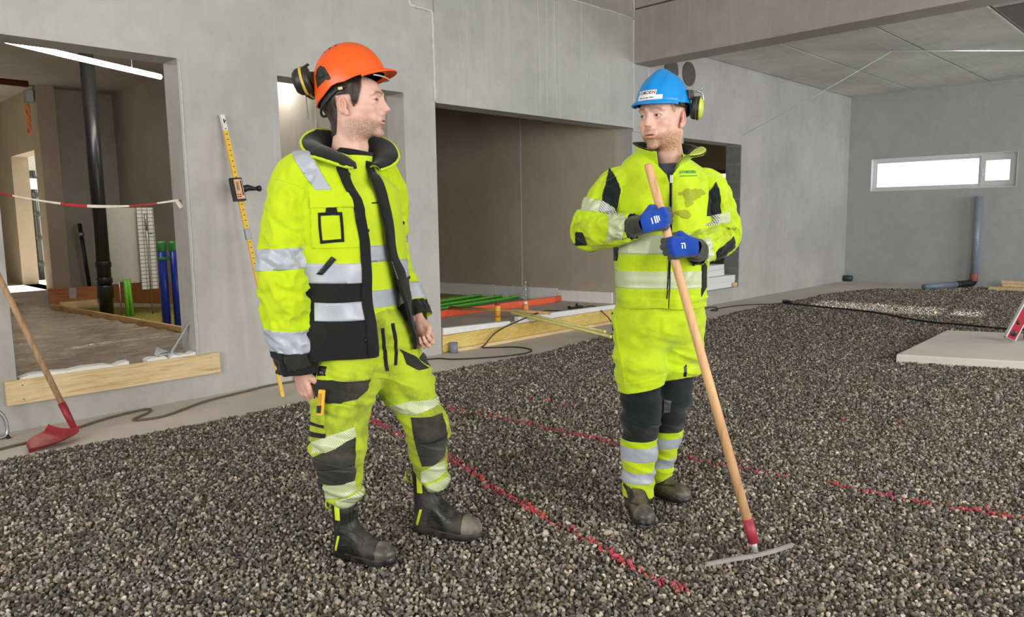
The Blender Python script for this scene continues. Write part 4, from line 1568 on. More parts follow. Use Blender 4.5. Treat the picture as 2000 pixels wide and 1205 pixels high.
# ------------------------------------------------------------------ heads
def head_field(beard=0.0, mouth_open=0.0, h=0.0016):
    f = Field((-.10, -.145, -.235), (.10, .135, .14), h)
    f.ell((0, .014, .042), (.0765, .096, .084))
    f.ell((0, -.030, -.002), (.063, .070, .080), .03)
    f.ell((0, -.056, .050), (.056, .054, .044), .025)                    # forehead
    f.ell((0, -.038, -.068), (.047, .053, .040), .03)
    for s_ in (-1, 1):
        f.ell((s_ * .045, .000, -.058), (.014, .030, .026), .025)        # jaw angle
        f.ell((s_ * .046, -.072, -.018), (.016, .019, .015), .020)        # cheekbone
        f.ell((s_ * .029, -.074, -.050), (.018, .017, .020), .022)        # cheek
        f.cone((s_ * .012, -.1100, .033), (s_ * .045, -.090, .034), .0080, .008, .014)   # brow
        f.ell((s_ * .070, -.038, .040), (.008, .03, .03), .02, True)     # temple
        f.ell((s_ * .032, -.120, .011), (.018, .017, .0115), .009, True)  # socket
    f.ell((0, -.084, -.100), (.021, .016, .0145), .018)                  # chin
    f.cone((0, .022, -.04), (0, .036, -.16), .057, .057, .03)            # neck
    f.cone((0, .036, -.16), (0, .046, -.26), .059, .075, .03)
    for s_ in (-1, 1):
        f.cone((s_ * .055, .02, -.05), (s_ * .018, -.012, -.21), .013, .012, .02)   # neck muscle
    f.ell((0, -.020, -.135), (.012, .012, .014), .02)                    # larynx
    f.cone((0, -.098, .016), (0, -.106, -.024), .010, .0165, .014)
    f.cone((0, -.109, .024), (0, -.1175, -.006), .0062, .0072, .010)      # nose
    f.cone((0, -.116, -.004), (0, -.1255, -.0215), .0072, .0088, .006)
    for s_ in (-1, 1):
        f.ell((s_ * .0112, -.1115, -.0250), (.0070, .0100, .0070), .006)
        f.ell((s_ * .0060, -.1165, -.0325), (.0030, .0045, .0022), .002, True)
    for s_ in (-1, 1):
        f.cone((s_ * .0185, -.111, -.030), (s_ * .031, -.099, -.056), .0024, .0024, .008, sub=True)
    f.ell((0, -.0970, -.053), (.024, .012, .020), .014)                  # muzzle
    mo = mouth_open
    f.cone((-.021, -.0960, -.0585), (0, -.1055, -.0548), .0028, .0040, .004)
    f.cone((.021, -.0960, -.0585), (0, -.1055, -.0548), .0028, .0040, .004)
    f.cone((-.018, -.0965, -.0645 - mo), (0, -.1025, -.0668 - mo), .0032, .0052, .004)
    f.cone((.018, -.0965, -.0645 - mo), (0, -.1025, -.0668 - mo), .0032, .0052, .004)
    f.ell((0, -.107, -.0605 - mo * .5), (.0180, .009, .0012 + mo * .5), .002, True)
    f.ell((0, -.106, -.0805), (.018, .010, .006), .008, True)            # fold over chin
    for s_ in (-1, 1):
        ec = (s_ * .0315, -.0885, .011)
        f.ell(ec, (.0150, .0146, .0134), .007)
        f.ell((ec[0] + s_ * .0005, ec[1] - .0140, ec[2] - .0006), (.0120, .0125, .0043), .0010, True)
        # ear
        ce, se = math.cos(.38), math.sin(.38)
        M = np.array([[ce, s_ * se, 0], [-s_ * se, ce, 0], [0, 0, 1.0]])
        f.ell((s_ * .0800, .016, .003), (.0075, .0205, .0300), .005, M=M.T)
        f.ell((s_ * .0770, .004, -.024), (.0070, .0100, .0120), .006, M=M.T)
        f.ell((s_ * .0868, .014, .006), (.0062, .0125, .0205), .002, True, M=M.T)
        f.cone((s_ * .0825, .022, -.010), (s_ * .0840, .020, .016), .0028, .0030, .002)
        f.ell((s_ * .0800, .004, -.006), (.0050, .0040, .0060), .003)
    return f


def eye_ball(c, gaze, r=.0124):
    me = []
    n, m_ = 28, 20
    V, F = [], []
    gz = np.array(gaze, float)
    gz /= np.linalg.norm(gz)
    for j in range(m_ + 1):
        for i in range(n):
            t_, p = math.pi * j / m_, 2 * math.pi * i / n
            V.append((math.sin(t_) * math.cos(p), math.sin(t_) * math.sin(p), math.cos(t_)))
    V = np.array(V)
    # turn pole to gaze
    z = gz
    x = np.cross((0, 0, 1.0), z)
    x /= np.linalg.norm(x)
    y = np.cross(z, x)
    ang = np.arccos(np.clip(V[:, 2], -1, 1))
    W = V[:, :1] * x + V[:, 1:2] * y + V[:, 2:] * z
    F = quads(n, m_ + 1, True)
    col = np.tile(np.array([.62, .58, .55]), (len(V), 1))
    col[ang < .60] = (.075, .09, .10)
    col[ang < .23] = (.008, .008, .008)
    return G(np.array(c) + W * r, F[:, ::-1]), col


def sstep(a, b, x):
    t_ = np.clip((x - a) / (b - a), 0, 1)
    return t_ * t_ * (3 - 2 * t_)


def make_head(mouth_open, beard_col, beard_amt, skin, brow_col, gaze, hairc, seed):
    """head mesh with colours, canonical frame facing -y"""
    f = head_field(0, mouth_open)
    g = f.mesh().smooth(2, .45)
    V = g.V
    x, y, z = V[:, 0], V[:, 1], V[:, 2]
    skin = np.array(skin)
    c = np.tile(skin, (len(V), 1))
    n1 = fbm(V, 60, seed)
    c *= (0.93 + .14 * n1)[:, None]
    red = np.exp(-((np.abs(x) - .045) / .02) ** 2 - ((z + .022) / .022) ** 2 - ((y + .07) / .03) ** 2) * .5
    red += np.exp(-(x / .016) ** 2 - ((z + .022) / .014) ** 2) * (y < -.108) * .5
    red += (np.abs(x) > .073) * (np.abs(z) < .035) * .45
    c = c * (1 - red[:, None] * np.array([.02, .22, .22]))
    # lips
    lip = np.exp(-((z + .0605 + mouth_open * .5) / (.0078 + mouth_open * .5)) ** 2) * (np.abs(x) < .023) * (y < -.092)
    c = c * (1 - lip[:, None] * np.array([.12, .42, .38]))
    # eyebrows
    ax = np.abs(x)
    bz = .0318 + .004 * np.sin(np.clip((ax - .012) / .038, 0, 1) * math.pi)
    br_ = np.exp(-((z - bz) / .0052) ** 2) * sstep(.008, .014, ax) * sstep(.054, .044, ax) * (y < -.07) * (.6 + .5 * vnoise(V, (500, 300, 200), seed + 3))
    c = c * (1 - .92 * np.clip(br_, 0, 1)[:, None]) + np.array(brow_col) * (.92 * np.clip(br_, 0, 1)[:, None])
    # lash lines
    ex, ez = (ax - .0318) / .0128, (z - .0106) / .0056
    rr = np.sqrt(ex ** 2 + ez ** 2)
    lash = np.exp(-((rr - 1.0) / .22) ** 2) * (y < -.085) * np.where(ez > -.1, .75, .30)
    c = c * (1 - lash[:, None] * np.array([.75, .82, .82]))
    # beard: jaw, chin, upper lip
    jaw = sstep(-.028, -.058, z + (np.clip(-y - .06, 0, 1)) * .55) * sstep(-.135, -.110, z) * sstep(.045, .0, y)
    cheek = np.exp(-((z + .034) / .016) ** 2 - ((ax - .03) / .016) ** 2)
    mous = np.exp(-((z + .045) / .0065) ** 2) * sstep(.030, .020, ax) * (y < -.092)
    b_ = np.clip(np.maximum(jaw * (1 - .8 * cheek), mous * .9), 0, 1) * (1 - lip)
    fz = vnoise(V, (420, 420, 260), seed + 5)
    b_ = b_ * beard_amt * (.45 + .9 * fz)
    b_ = np.clip(b_, 0, .95)
    c = c * (1 - b_[:, None]) + np.array(beard_col) * b_[:, None]
    # inside of the mouth
    inm = (np.abs(z + .0605 + mouth_open * .5) < .0022 + mouth_open * .4) * (ax < .018) * (y > -.1045) * (y < -.08)
    c[inm.astype(bool)] = (.20, .07, .06)
    g.V = g.V + g.normals() * (b_ * .0022 * fz)[:, None]
    e1, c1 = eye_ball((-.0315, -.0885, .011), gaze)
    e2, c2 = eye_ball((.0315, -.0885, .011), gaze)
    g.A = {}
    full = join(g, e1, e2)
    return full, np.vstack([c, c1, c2]), f

# ------------------------------------------------------------------ clothing materials
def fabric(name, c, dirt=0.0, rough=0.85, dirtc=(92, 88, 40), weave=900.0, sheen=0.2, bump=0.25, var=0.06):
    t = NT(name)
    base = rgb(*c)
    f1 = t.noise(9.0, 5, 0.6)
    dk = tuple(x * (1 - var) for x in base[:3]) + (1,)
    col = t.ramp(f1, [(0.3, dk), (0.7, base)])
    if dirt > 0:
        f2 = t.noise(7.0, 6, 0.65, t.mapped(loc=(3.1, 1.7, 4.2)))
        col = t.mix(t.math('MULTIPLY', t.ramp(f2, [(0.48, 0.0), (0.72, 1.0)]), dirt), col, rgb(*dirtc))
    t.out(col, rough, spec=0.25)
    t.b.inputs['Sheen Weight'].default_value = sheen
    f3 = t.noise(26.0, 5, 0.6, None, 0.8)
    f4 = t.noise(weave, 2)
    t.bump(t.math('ADD', t.math('MULTIPLY', f3, 1.0), t.math('MULTIPLY', f4, 0.10)), bump, 0.006)
    MATS[name] = t.m
    return t.m


fabric('hivis', (190, 214, 18), 0.0, bump=.5)
fabric('hivis_used', (192, 218, 28), 0.55, dirtc=(128, 134, 34), bump=.45)
fabric('hivis_dirty', (180, 200, 40), 0.9, dirtc=(108, 110, 44), bump=.5)
fabric('hivis_stain', (158, 172, 36), 0.8, dirtc=(112, 116, 40))
fabric('hivis_shirt', (206, 230, 40), 0.2)
fabric('black_cloth', (19, 21, 20), 0.15, dirtc=(58, 56, 50))
fabric('black_worn', (38, 38, 33), 0.6, dirtc=(86, 82, 70))
fabric('dark_green_black', (14, 23, 22), 0.3, dirtc=(44, 48, 46))
fabric('grey_shirt', (72, 76, 84), 0.1)
fabric('glove_blue', (26, 70, 168), 0.2, dirtc=(20, 44, 110), bump=.35)
fabric('glove_grey', (74, 80, 80), 0.4, dirtc=(46, 50, 50), bump=.4)
fabric('cuff_grey', (58, 60, 56), 0.3, bump=.4)


def reflective(name, c, stripes=0.0, back=(150, 170, 56), ang=0.7):
    t = NT(name)
    base = rgb(*c)
    f1 = t.noise(14.0, 5, 0.6)
    col = t.ramp(f1, [(0.3, tuple(x * .86 for x in base[:3]) + (1,)), (0.65, base)])
    if stripes:
        wv = t.n('TexWave', bands_direction='X', wave_profile='SIN')
        wv.inputs['Scale'].default_value = stripes
        t.l(t.mapped(rot=(0, ang, 0)), wv.inputs['Vector'])
        col = t.mix(t.ramp(wv.outputs[1], [(0.16, 1.0), (0.26, 0.0)]), col, rgb(*back))
    t.out(col, 0.38, 0.0, 0.6)
    t.bump(t.noise(60.0, 3), 0.12, 0.002)
    MATS[name] = t.m
    return t.m


reflective('silver_tape', (176, 180, 190))
reflective('segment_tape', (208, 214, 188), 52.0)
reflective('segment_dark', (206, 208, 204), 40.0, (20, 26, 26))
t = NT('skin')
at = t.n('Attribute', attribute_type='GEOMETRY', attribute_name='skin')
t.out(at.outputs['Color'], 0.48, spec=0.35)
t.b.inputs['Subsurface Weight'].default_value = 0.12
t.b.inputs['Subsurface Radius'].default_value = (0.010, 0.004, 0.002)
t.b.inputs['Subsurface Scale'].default_value = 0.6
t.bump(t.noise(420.0, 3), 0.10, 0.001)
MATS['skin'] = t.m


def hair_mat(name, c, c2):
    t = NT(name)
    f = t.noise(60.0, 4, 0.6, t.mapped((1, 1, .18)))
    t.out(t.ramp(f, [(0.35, rgb(*c2)), (0.65, rgb(*c))]), 0.5)
    t.bump(f, 0.8, 0.004)
    MATS[name] = t.m


hair_mat('hair_brown', (64, 48, 38), (26, 20, 16))
hair_mat('hair_sandy', (196, 160, 128), (156, 120, 92))
plain('helmet_orange', (238, 92, 20), 0.33, var=0.05, scale=12)
plain('helmet_blue', (0, 138, 216), 0.22, var=0.03)
plain('muff_black', (36, 38, 36), 0.45)
plain('muff_yellow', (206, 176, 78), 0.45)
plain('muff_lime', (190, 204, 70), 0.35)
plain('label_white', (236, 236, 232), 0.5, var=.03)
plain('ink_black', (18, 18, 20), 0.5, var=0)
plain('ink_red', (170, 50, 44), 0.5, var=0)
plain('ink_green', (28, 140, 84), 0.5, var=0)
plain('ink_grey', (120, 116, 120), 0.5, var=0)
plain('ink_white', (230, 236, 240), 0.5, var=0)
plain('knife_yellow', (228, 176, 52), 0.4)
plain('metal_snap', (44, 46, 44), 0.3, 0.6)
plain('zip_dark', (20, 26, 26), 0.4)


def leather(name, c, dust, amt):
    t = NT(name)
    f1 = t.noise(11.0, 6, 0.62)
    col = t.mix(t.math('MULTIPLY', t.ramp(f1, [(0.42, 0.0), (0.68, 1.0)]), amt), rgb(*c), rgb(*dust))
    t.out(col, t.ramp(f1, [(0.4, 0.35), (0.7, 0.8)]), spec=0.5)
    t.bump(t.math('ADD', t.noise(38.0, 5, 0.6, None, 0.5), t.math('MULTIPLY', t.noise(300.0, 2), .2)), 0.35, 0.004)
    MATS[name] = t.m


leather('boot_black', (26, 27, 26), (94, 90, 82), 0.5)
leather('boot_toe', (74, 68, 60), (150, 140, 126), 0.75)
leather('boot_brown', (78, 72, 52), (124, 114, 92), 0.65)
leather('sole_black', (22, 22, 22), (86, 80, 70), 0.5)
plain('lime_trim', (206, 222, 50), 0.5)
plain('dial_lime', (176, 172, 84), 0.4)


def torus_strip(path, r, seg=6):
    return MB().tube(path, r, seg)


# ------------------------------------------------------------------ helmet, canonical head frame
def helmet_shell(a, b, z0, H, m_, n_, rim, ridge_amp=.0025, yc=.005):
    nt, seg = 60, 120
    V, F = [], []
    ts = 1 - (1 - np.linspace(0, 1, nt)) ** 1.6
    zl = np.concatenate([np.linspace(z0 - .10, z0, 30)[:-1], z0 + ts * H * .9995])
    ph = np.linspace(0, 2 * math.pi, seg, endpoint=False)
    for z in zl:
        t_ = max(0, (z - z0) / H)
        q = max(1e-4, 1 - t_ ** m_) ** n_
        q *= 1.0 + (.02 * (z0 - z) / .1 if z < z0 else 0)
        V.append(np.stack([a * q * np.sin(ph), yc - b * q * np.cos(ph), np.full(seg, z)], 1))
    V = np.vstack(V)
    g = G(V, quads(seg, len(zl), True)[:, ::1])
    N = g.normals()
    if (N[len(N) // 2] @ (V[len(V) // 2] - np.array([0, yc, z0]))) < 0:
        g.F = g.F[:, ::-1]
    x, y, z = g.V.T
    d = ridge_amp * (np.exp(-(x / .016) ** 4) - .6 * np.exp(-((np.abs(x) - .034) / .008) ** 2)) * sstep(z0, z0 + H * .35, z)
    g.V = g.V + g.normals() * d[:, None]
    g = g.clip(g.V[:, 2] - rim(g.V[:, 0], g.V[:, 1]))
    return g


def helmet_peak(a, b, z0, rim, length, half, drop, yc=.005):
    nu, nv = 50, 14
    V = []
    for j in range(nv):
        w_ = j / (nv - 1)
        for i in range(nu):
            p = (i / (nu - 1) * 2 - 1) * half
            L = length * math.cos(p / half * math.pi / 2) ** .9
            q = 1 + .0
            x, y = a * q * math.sin(p), yc - b * q * math.cos(p)
            ox, oy = math.sin(p) * .55, -1.0
            l_ = math.hypot(ox, oy)
            x2, y2 = x + ox / l_ * L * w_, y + oy / l_ * L * w_
            zz = float(rim(np.array([x]), np.array([y]))[0]) + .004 - drop * w_ * L / length + .006 * math.sin(w_ * 3.1) - .010 * (abs(p) / half) ** 2 * w_
            V.append((x2, y2, zz))
    g = G(np.array(V), quads(nu, nv))
    if g.normals()[:, 2].mean() < 0:
        g.F = g.F[:, ::-1]
    return g.sheet(.0016, -.0018), G(g.V - np.array([0, 0, .0019]), g.F[:, ::-1])


def ear_muff(c, axis, r=.036, mat='muff_black', ring='muff_yellow', depth=.03):
    """cup, ring and cushion, as three meshes about axis (outwards)"""
    cup = MB().lathe([(r * .3, depth * 1.25), (r * .72, depth * 1.12), (r * .95, depth * .75), (r, depth * .3), (r * .98, 0)], c, axis, 28)
    rg = MB().lathe([(r * 1.0, .002), (r * 1.06, .004), (r * 1.06, .010), (r * 1.0, .012)], c, axis, 28)
    cu = MB().lathe([(r * .98, .002), (r * 1.02, -.006), (r * .9, -.018), (r * .5, -.016)], c, axis, 28)
    return cup, rg, cu


def mbm(mb, M):
    """transform an MB by matrix"""
    M = np.array(M)
    P = np.array(mb.v) @ M[:3, :3].T + M[:3, 3]
    mb.v = [tuple(p) for p in P]
    return mb


# ------------------------------------------------------------------ hands
FB = [(.088, .031), (.092, .010), (.088, -.011), (.080, -.031)]
FL = [(.044, .026, .021), (.048, .030, .022), (.045, .028, .021), (.035, .021, .019)]


def hand_pts(curls, spread=(.10, .02, -.06, -.14)):
    """finger joints in hand frame: +x fingers, +y thumb side, +z back of the hand"""
    out = []
    for (bx, by), ls, cu, sp in zip(FB, FL, curls, spread):
        p = V3(bx, by, .002 if abs(by) < .02 else -.002)
        pts = [p]
        a = 0
        for l_, c in zip(ls, cu):
            a += R(c)
            d = V3(math.cos(a) * math.cos(sp), math.cos(a) * math.sin(sp), -math.sin(a))
            p = p + d * l_
            pts.append(p)
        out.append(pts)
    return out


def hand_mesh(frame, curls, thumb, h=.0021, fat=1.0, glove=False):
    """frame: 4x4 (columns x, y, z, origin at the wrist); thumb: three joint points in hand frame"""
    fr = np.array(frame)
    W = lambda p: fr[:3, :3] @ np.array(p) + fr[:3, 3]
    fing = hand_pts(curls)
    allp = np.array([W(p) for f_ in fing for p in f_] + [W(p) for p in thumb] + [W((-.05, .03, .02)), W((-.05, -.03, -.02))])
    fld = Field(allp.min(0) - .03, allp.max(0) + .03, h)
    r = .0088 * fat
    zz = fr[:3, 2]
    for (bx, by) in FB:
        fld.cone(W((.012, by * .62, -.002)), W((bx, by, -.004)), .0135 * fat, .0118 * fat, .012, flat=(zz, .95))
    fld.cone(W((.02, .0, -.006)), W((.07, .0, -.008)), .016 * fat, .014 * fat, .014)
    fld.cone(W((-.06, 0, -.002)), W((.012, 0, -.003)), .026 * fat, .026 * fat, .018, flat=(zz, .78))
    for pts, sc in zip(fing, (1, 1.03, 1, .88)):
        rr = [r * 1.06 * sc, r * sc, r * .95 * sc, r * .80 * sc]
        for i in range(3):
            fld.cone(W(pts[i]), W(pts[i + 1]), rr[i], rr[i + 1], .004 if i else .007)
        fld.ell(W(pts[1]), (r * 1.08 * sc,) * 3, .003)
    tp = [(.018, .022, -.010)] + list(thumb)
    rt_ = [.0165 * fat, .0125 * fat, .0108 * fat, .0088 * fat]
    for i in range(3):
        fld.cone(W(tp[i]), W(tp[i + 1]), rt_[i], rt_[i + 1], .008 if i == 0 else .004)
    return fld.mesh().smooth(2, .45), fing, W


def frame_from(x, y, o, left=False):
    x, y = np.array(x, float), np.array(y, float)
    x /= np.linalg.norm(x)
    y = y - x * (x @ y)
    y /= np.linalg.norm(y)
    z = np.cross(x, y)
    if left:
        z = -z
    M = np.eye(4)
    M[:3, 0], M[:3, 1], M[:3, 2], M[:3, 3] = x, y, z, o
    return M


# ------------------------------------------------------------------ boots: heel at origin, toe towards -y
def boot_parts(h=.0035, shaft=.25, lean=(0, 0), wide=1.0):
    f = Field((-.085, -.345, -.02), (.085, .085, shaft + .05), h)
    w_ = wide
    f.ell((0, -.245, .048), (.050 * w_, .062, .043))
    f.ell((0, -.17, .050), (.050 * w_, .085, .050), .03)
    f.ell((0, -.050, .050), (.042 * w_, .052, .052), .03)
    f.cone((0, -.145, .085), (0, -.065, .125), .040 * w_, .047 * w_, .03)
    f.cone((0, -.058, .06), (lean[0], -.050 + lean[1], shaft), .050 * w_, .057 * w_, .025)
    up = f.mesh().smooth(2, .5)
    X, Y, Z = f.ax[0][:, None, None], f.ax[1][None, :, None], f.ax[2][None, None, :]
    # sole: widened footprint, with a raised toe
    f2 = Field((-.085, -.345, -.02), (.085, .085, .08), h)
    f2.ell((0, -.235, .02), (.056 * w_, .078, .06))
    f2.ell((0, -.15, .02), (.050 * w_, .10, .06), .02)
    f2.ell((0, -.048, .02), (.046 * w_, .060, .06), .02)
    x, y, z = f2.pts((slice(None),) * 3)
    rise = .016 * np.clip((-y - .20) / .1, 0, 1) ** 2
    f2.D = np.maximum(np.maximum(f2.D, (z - .034 - rise)), -(z - rise * .9 - .002) + 0 * x)
    so = f2.mesh().smooth(1, .4)
    return up, so

# ------------------------------------------------------------------ worker in the open jacket
TOR = R(45)
ROTP = YAW - math.pi / 2


def person(loc, label):
    e = empty('person', loc, ROTP)
    return tag(e, label, 'person')


PL = person((1.691, 2.258, 0.004), 'worker in open yellow jacket and orange helmet looking sideways')
frL = (math.sin(TOR), -math.cos(TOR), 0)
cxL = -.197

# ---- head and skin
headL, hcolL, fL = make_head(.0015, (.20, .13, .085), .55, (.70, .43, .34), (.11, .07, .045), (-.42, -1, -.02), None, 11)
HML = mv(-.158, .0, 1.684, 1.03) @ rotz(R(86)) @ rotx(R(-7))
hgL = headL.moved(HML)
# hidden body under the clothes
bf = Field((-.5, -.3, .10), (.25, .32, 1.58), .011)
bf.chain([(-.16, .02, 1.50), (-.19, .01, 1.36), (-.19, .01, 1.1), (-.17, .01, .88)], [.055, .085, .085, .10], .04)
bf.cone((-.31, -.11, 1.39), (-.08, .12, 1.39), .05, .05, .03)
ARM_R = [(-.335, -.13, 1.415), (-0.385, -0.180, 1.059), (-0.360, -0.165, 0.777)]
ARM_L = [(-.075, .135, 1.41), (-.075, .21, 1.10), (.040, .105, .885)]
bf.chain([(-.31, -.11, 1.40), ARM_R[1], ARM_R[2]], [.052, .042, .030], .03)
bf.chain([(-.09, .12, 1.40), ARM_L[1], ARM_L[2]], [.052, .042, .030], .03)
HIP_R, KNE_R, ANK_R = (-0.197, -0.020, 0.831), (-0.238, -0.120, 0.431), (-0.226, -0.085, 0.267)
HIP_L, KNE_L, ANK_L = (-0.085, 0.090, 0.811), (0.074, 0.050, 0.462), (0.085, 0.120, 0.245)
bf.chain([HIP_R, KNE_R, ANK_R], [.085, .055, .042], .04)
bf.chain([HIP_L, KNE_L, ANK_L], [.085, .055, .042], .04)
torso = bf.mesh()
# right hand hanging, left hand half closed
d = np.array(ARM_R[2]) - np.array(ARM_R[1])
frm = frame_from(d / np.linalg.norm(d) + V3(.16, -.02, 0), (.72, -.62, .1), np.array(ARM_R[2]) + d / np.linalg.norm(d) * .035)
hr, _, WR = hand_mesh(frm, [(22, 28, 18), (26, 36, 22), (30, 44, 26), (34, 48, 28)], [(.042, .046, -.020), (.068, .052, -.034), (.092, .048, -.042)])
d = V3(.35, -.25, -.9)
frm2 = frame_from(d, (.8, -.1, .3), (.054, .092, .876), left=True)
frm2[:3, :3] *= .86
hl, _, WL_ = hand_mesh(frm2, [(55, 75, 45)] * 4, [(.045, .040, -.025), (.072, .030, -.042), (.085, .008, -.045)], fat=.88)
hr.A, hl.A, torso.A, hgL.A = {}, {}, {}, {}
skin1 = np.array((.66, .39, .30))


def hand_col(g, base, seed):
    n_ = fbm(g.V, 70, seed)
    return base * (0.86 + .28 * n_)[:, None] * np.array([1, .97, .95])


bodyL = join(hgL, torso, hr, hl)
colL = np.vstack([hcolL, np.tile(skin1, (len(torso.V), 1)), hand_col(hr, skin1, 3), hand_col(hl, skin1, 4)])
gobj('body', bodyL, 'skin', PL, colL)
# hair: shell over the skull below the helmet
hs = fL.mesh(.0045).smooth(1)
x, y, z = hs.V.T
zl_ = np.interp(y, [-.2, -.066, -.058, -.036, -.022, -.016, .034, .044, .060, .15], [.13, .13, .060, .002, -.008, .038, .040, -.025, -.085, -.105])
hf = z - zl_ - .006 * (vnoise(hs.V, 160, 5) - .5)
hs.A = {}
hs = hs.clip(hf)
gobj('hair', hs.moved(HML), 'hair_brown', PL)

# ---- hard hat with folded-back ear defenders
HH = mv(-.160, .0, 1.684, 1.0) @ rotz(R(86)) @ rotx(R(-8))


def rimL(x, y):
    b = np.interp(y, [-.16, -.06, -.015, .012, .035, .075, .12, .16], [.107, .090, .076, .075, .070, .044, .022, .020])
    return b


helL = empty('hard_hat')
helL.parent = PL
helL['label'] = 'orange vented hard hat with black ear defenders'
sh = helmet_shell(.106, .134, .085, .146, 2.0, .47, rimL, .002, -.010)
gobj('shell', sh.sheet(.0, -.004).moved(HH), 'helmet_orange', helL)
gobj('inner_shell', G(sh.V - sh.normals() * .004, sh.F[:, ::-1]).moved(HH), 'muff_black', helL)
pk, pk2 = helmet_peak(.106, .134, .085, rimL, .042, 1.05, .006, -.010)
gobj('peak', pk.moved(HH), 'helmet_orange', helL)
gobj('peak_underside', pk2.moved(HH), 'helmet_orange', helL)
# black side clip plate and vents, cut from the shell surface
shv = sh.keep_faces((sh.V[sh.F].mean(1)[:, 0] < 0))


def on_side(poly, off=.0015):
    return shv.poly(poly, (1, 2)).sheet(off, -.001).moved(HH)


gobj('side_clip', join(on_side([(.092, .078), (.092, .118), (.082, .142), (.066, .150), (.050, .140), (.036, .112), (.058, .092)], .002), on_side([(.060, .106), (.036, .112), (.030, .096), (.036, .091), (.058, .098)], .002)), 'muff_black', helL)
gobj('clip_boss', on_side([(.078, .118), (.060, .128), (.050, .112), (.070, .104)], .006), 'muff_black', helL)
vn = [on_side([(q, zq - .004), (q + w_, zq - .004), (q + w_, zq + .004), (q, zq + .004)], .0006) for q, w_, zq in ((.050, .008, .203), (.026, .014, .212), (.004, .008, .218))]
gobj('vent', join(*vn), 'ink_black', helL)
strap = on_side([(-.006, .089), (.012, .086), (.013, .091), (-.006, .094)], .002)
# ear defender cups at the back
for sx in (-.036, .062):
    cup, rg, cu = ear_muff((sx, .140, .118), (-.12 if sx < 0 else .35, 1, -.10), .049, depth=.036)
    mbm(cup, HH).build('ear_cup', 'muff_black', helL, smooth=True)
    mbm(rg, HH).build('cup_ring', 'muff_yellow', helL, smooth=True)
    mbm(cu, HH).build('cup_cushion', 'muff_black', helL, smooth=True)
mbm(MB().bar((-.040, .118, .172), (-.042, .178, .148), .016, .006), HH).build('cup_arm', 'muff_black', helL, bevel=.002)
mbm(MB().tube(smooth_path([(-.087, -.02, .064), (-.088, .02, .055), (-.080, .06, .030), (-.055, .098, .004), (0, .112, -.010), (.05, .1, .0)], 6), .0045, 8), HH).build('headband', 'muff_black', helL, smooth=True)
mbm(MB().obox((-.092, .005, .058), (0, 1, 0), (0, 0, 1), (1, 0, 0), .008, .005, .003), HH).build('buckle', plain('buckle_tan', (206, 186, 140), .5), helL, bevel=.001)
vz = smooth_path([(-.07, -.115, .090), (-.045, -.140, .084), (0, -.152, .080), (.045, -.14, .084), (.07, -.115, .090)], 5)
mbm(MB().tube(vz, .003, 6), HH).build('goggle_edge', plain('clear_rim', (196, 186, 178), .2), helL, smooth=True)

# ---- T-shirt under the open jacket
shirt = limb([(cxL, 0, .83, .185, .128), (cxL, 0, .92, .190, .132), (cxL, 0, 1.05, .192, .136), (cxL, 0, 1.2, .198, .142), (cxL, .0, 1.33, .195, .138), (cxL, .005, 1.41, .155, .112), (cxL + .014, .006, 1.470, .090, .088), (cxL + .028, .004, 1.510, .074, .076), (cxL + .032, .004, 1.533, .068, .068)], 10, 90, frL, e=.92)
shirt = shirt.push(.004 * (ridge(shirt.V, (6, 6, 9), 2) - .4))
jk = gobj('t_shirt', shirt, 'hivis_shirt', PL)
z = shirt.V[:, 2]
for z0, z1 in ((1.125, 1.185), (.955, 1.02)):
    gobj('reflective_stripe', shirt.clip(np.minimum(z - z0, z1 - z)).sheet(.0015), 'silver_tape', jk)
gobj('neck_trim', shirt.clip(z - 1.511).sheet(.003), 'black_cloth', jk)
gobj('waist_rib', shirt.clip(.915 - z + .05 * (shirt.V[:, 0] + .1)).sheet(.004), 'black_cloth', jk)
gobj('print', shirt.front().poly([(-.085, 1.335), (-.06, 1.338), (-.06, 1.343), (-.085, 1.340)]).sheet(.001), 'ink_black', jk)


# ---- open jacket
def prL(P, L):
    z = P[2]
    pl = np.interp(z, [.78, .86, .955, 1.14, 1.29, 1.43, 1.49], [36, 36, 32, 17, 11, 7, 12])
    pr_ = np.interp(z, [.78, .9, 1.2, 1.35, 1.43, 1.49], [356, 358, 356, 352, 342, 330])
    return R(pl), R(pr_)


jrows = [(cxL, 0, .785, .236, .170), (cxL, 0, .83, .240, .172), (cxL, 0, .95, .232, .166), (cxL, 0, 1.10, .232, .166), (cxL, 0, 1.24, .236, .166), (cxL, 0, 1.34, .232, .156), (cxL, 0, 1.41, .214, .140), (cxL + .004, .004, 1.455, .178, .120), (cxL + .012, .006, 1.49, .122, .100), (cxL + .020, .006, 1.515, .094, .090)]
jac = limb(jrows, 14, 200, frL, pr=prL, e=.94)
P_, z, p = jac.V, jac.V[:, 2], jac.A['p']
w_ = np.clip(1 - (p - R(20)) / R(55), 0, 1) * sstep(1.15, .82, z)
jac.V = jac.V + np.outer(w_ * .060, (math.cos(TOR) * .9 + .25, math.sin(TOR) * .4 - .25, 0))
w2 = np.clip(1 - np.abs(p - R(352)) / R(30), 0, 1) * sstep(1.0, .80, z)
jac.V = jac.V + np.outer(w2 * .018, frL)
wr = .016 * (ridge(jac.V, (7, 7, 5), 21) - .5) * sstep(1.45, 1.2, z) + .006 * (fbm(jac.V, (16, 16, 12), 4) - .5)
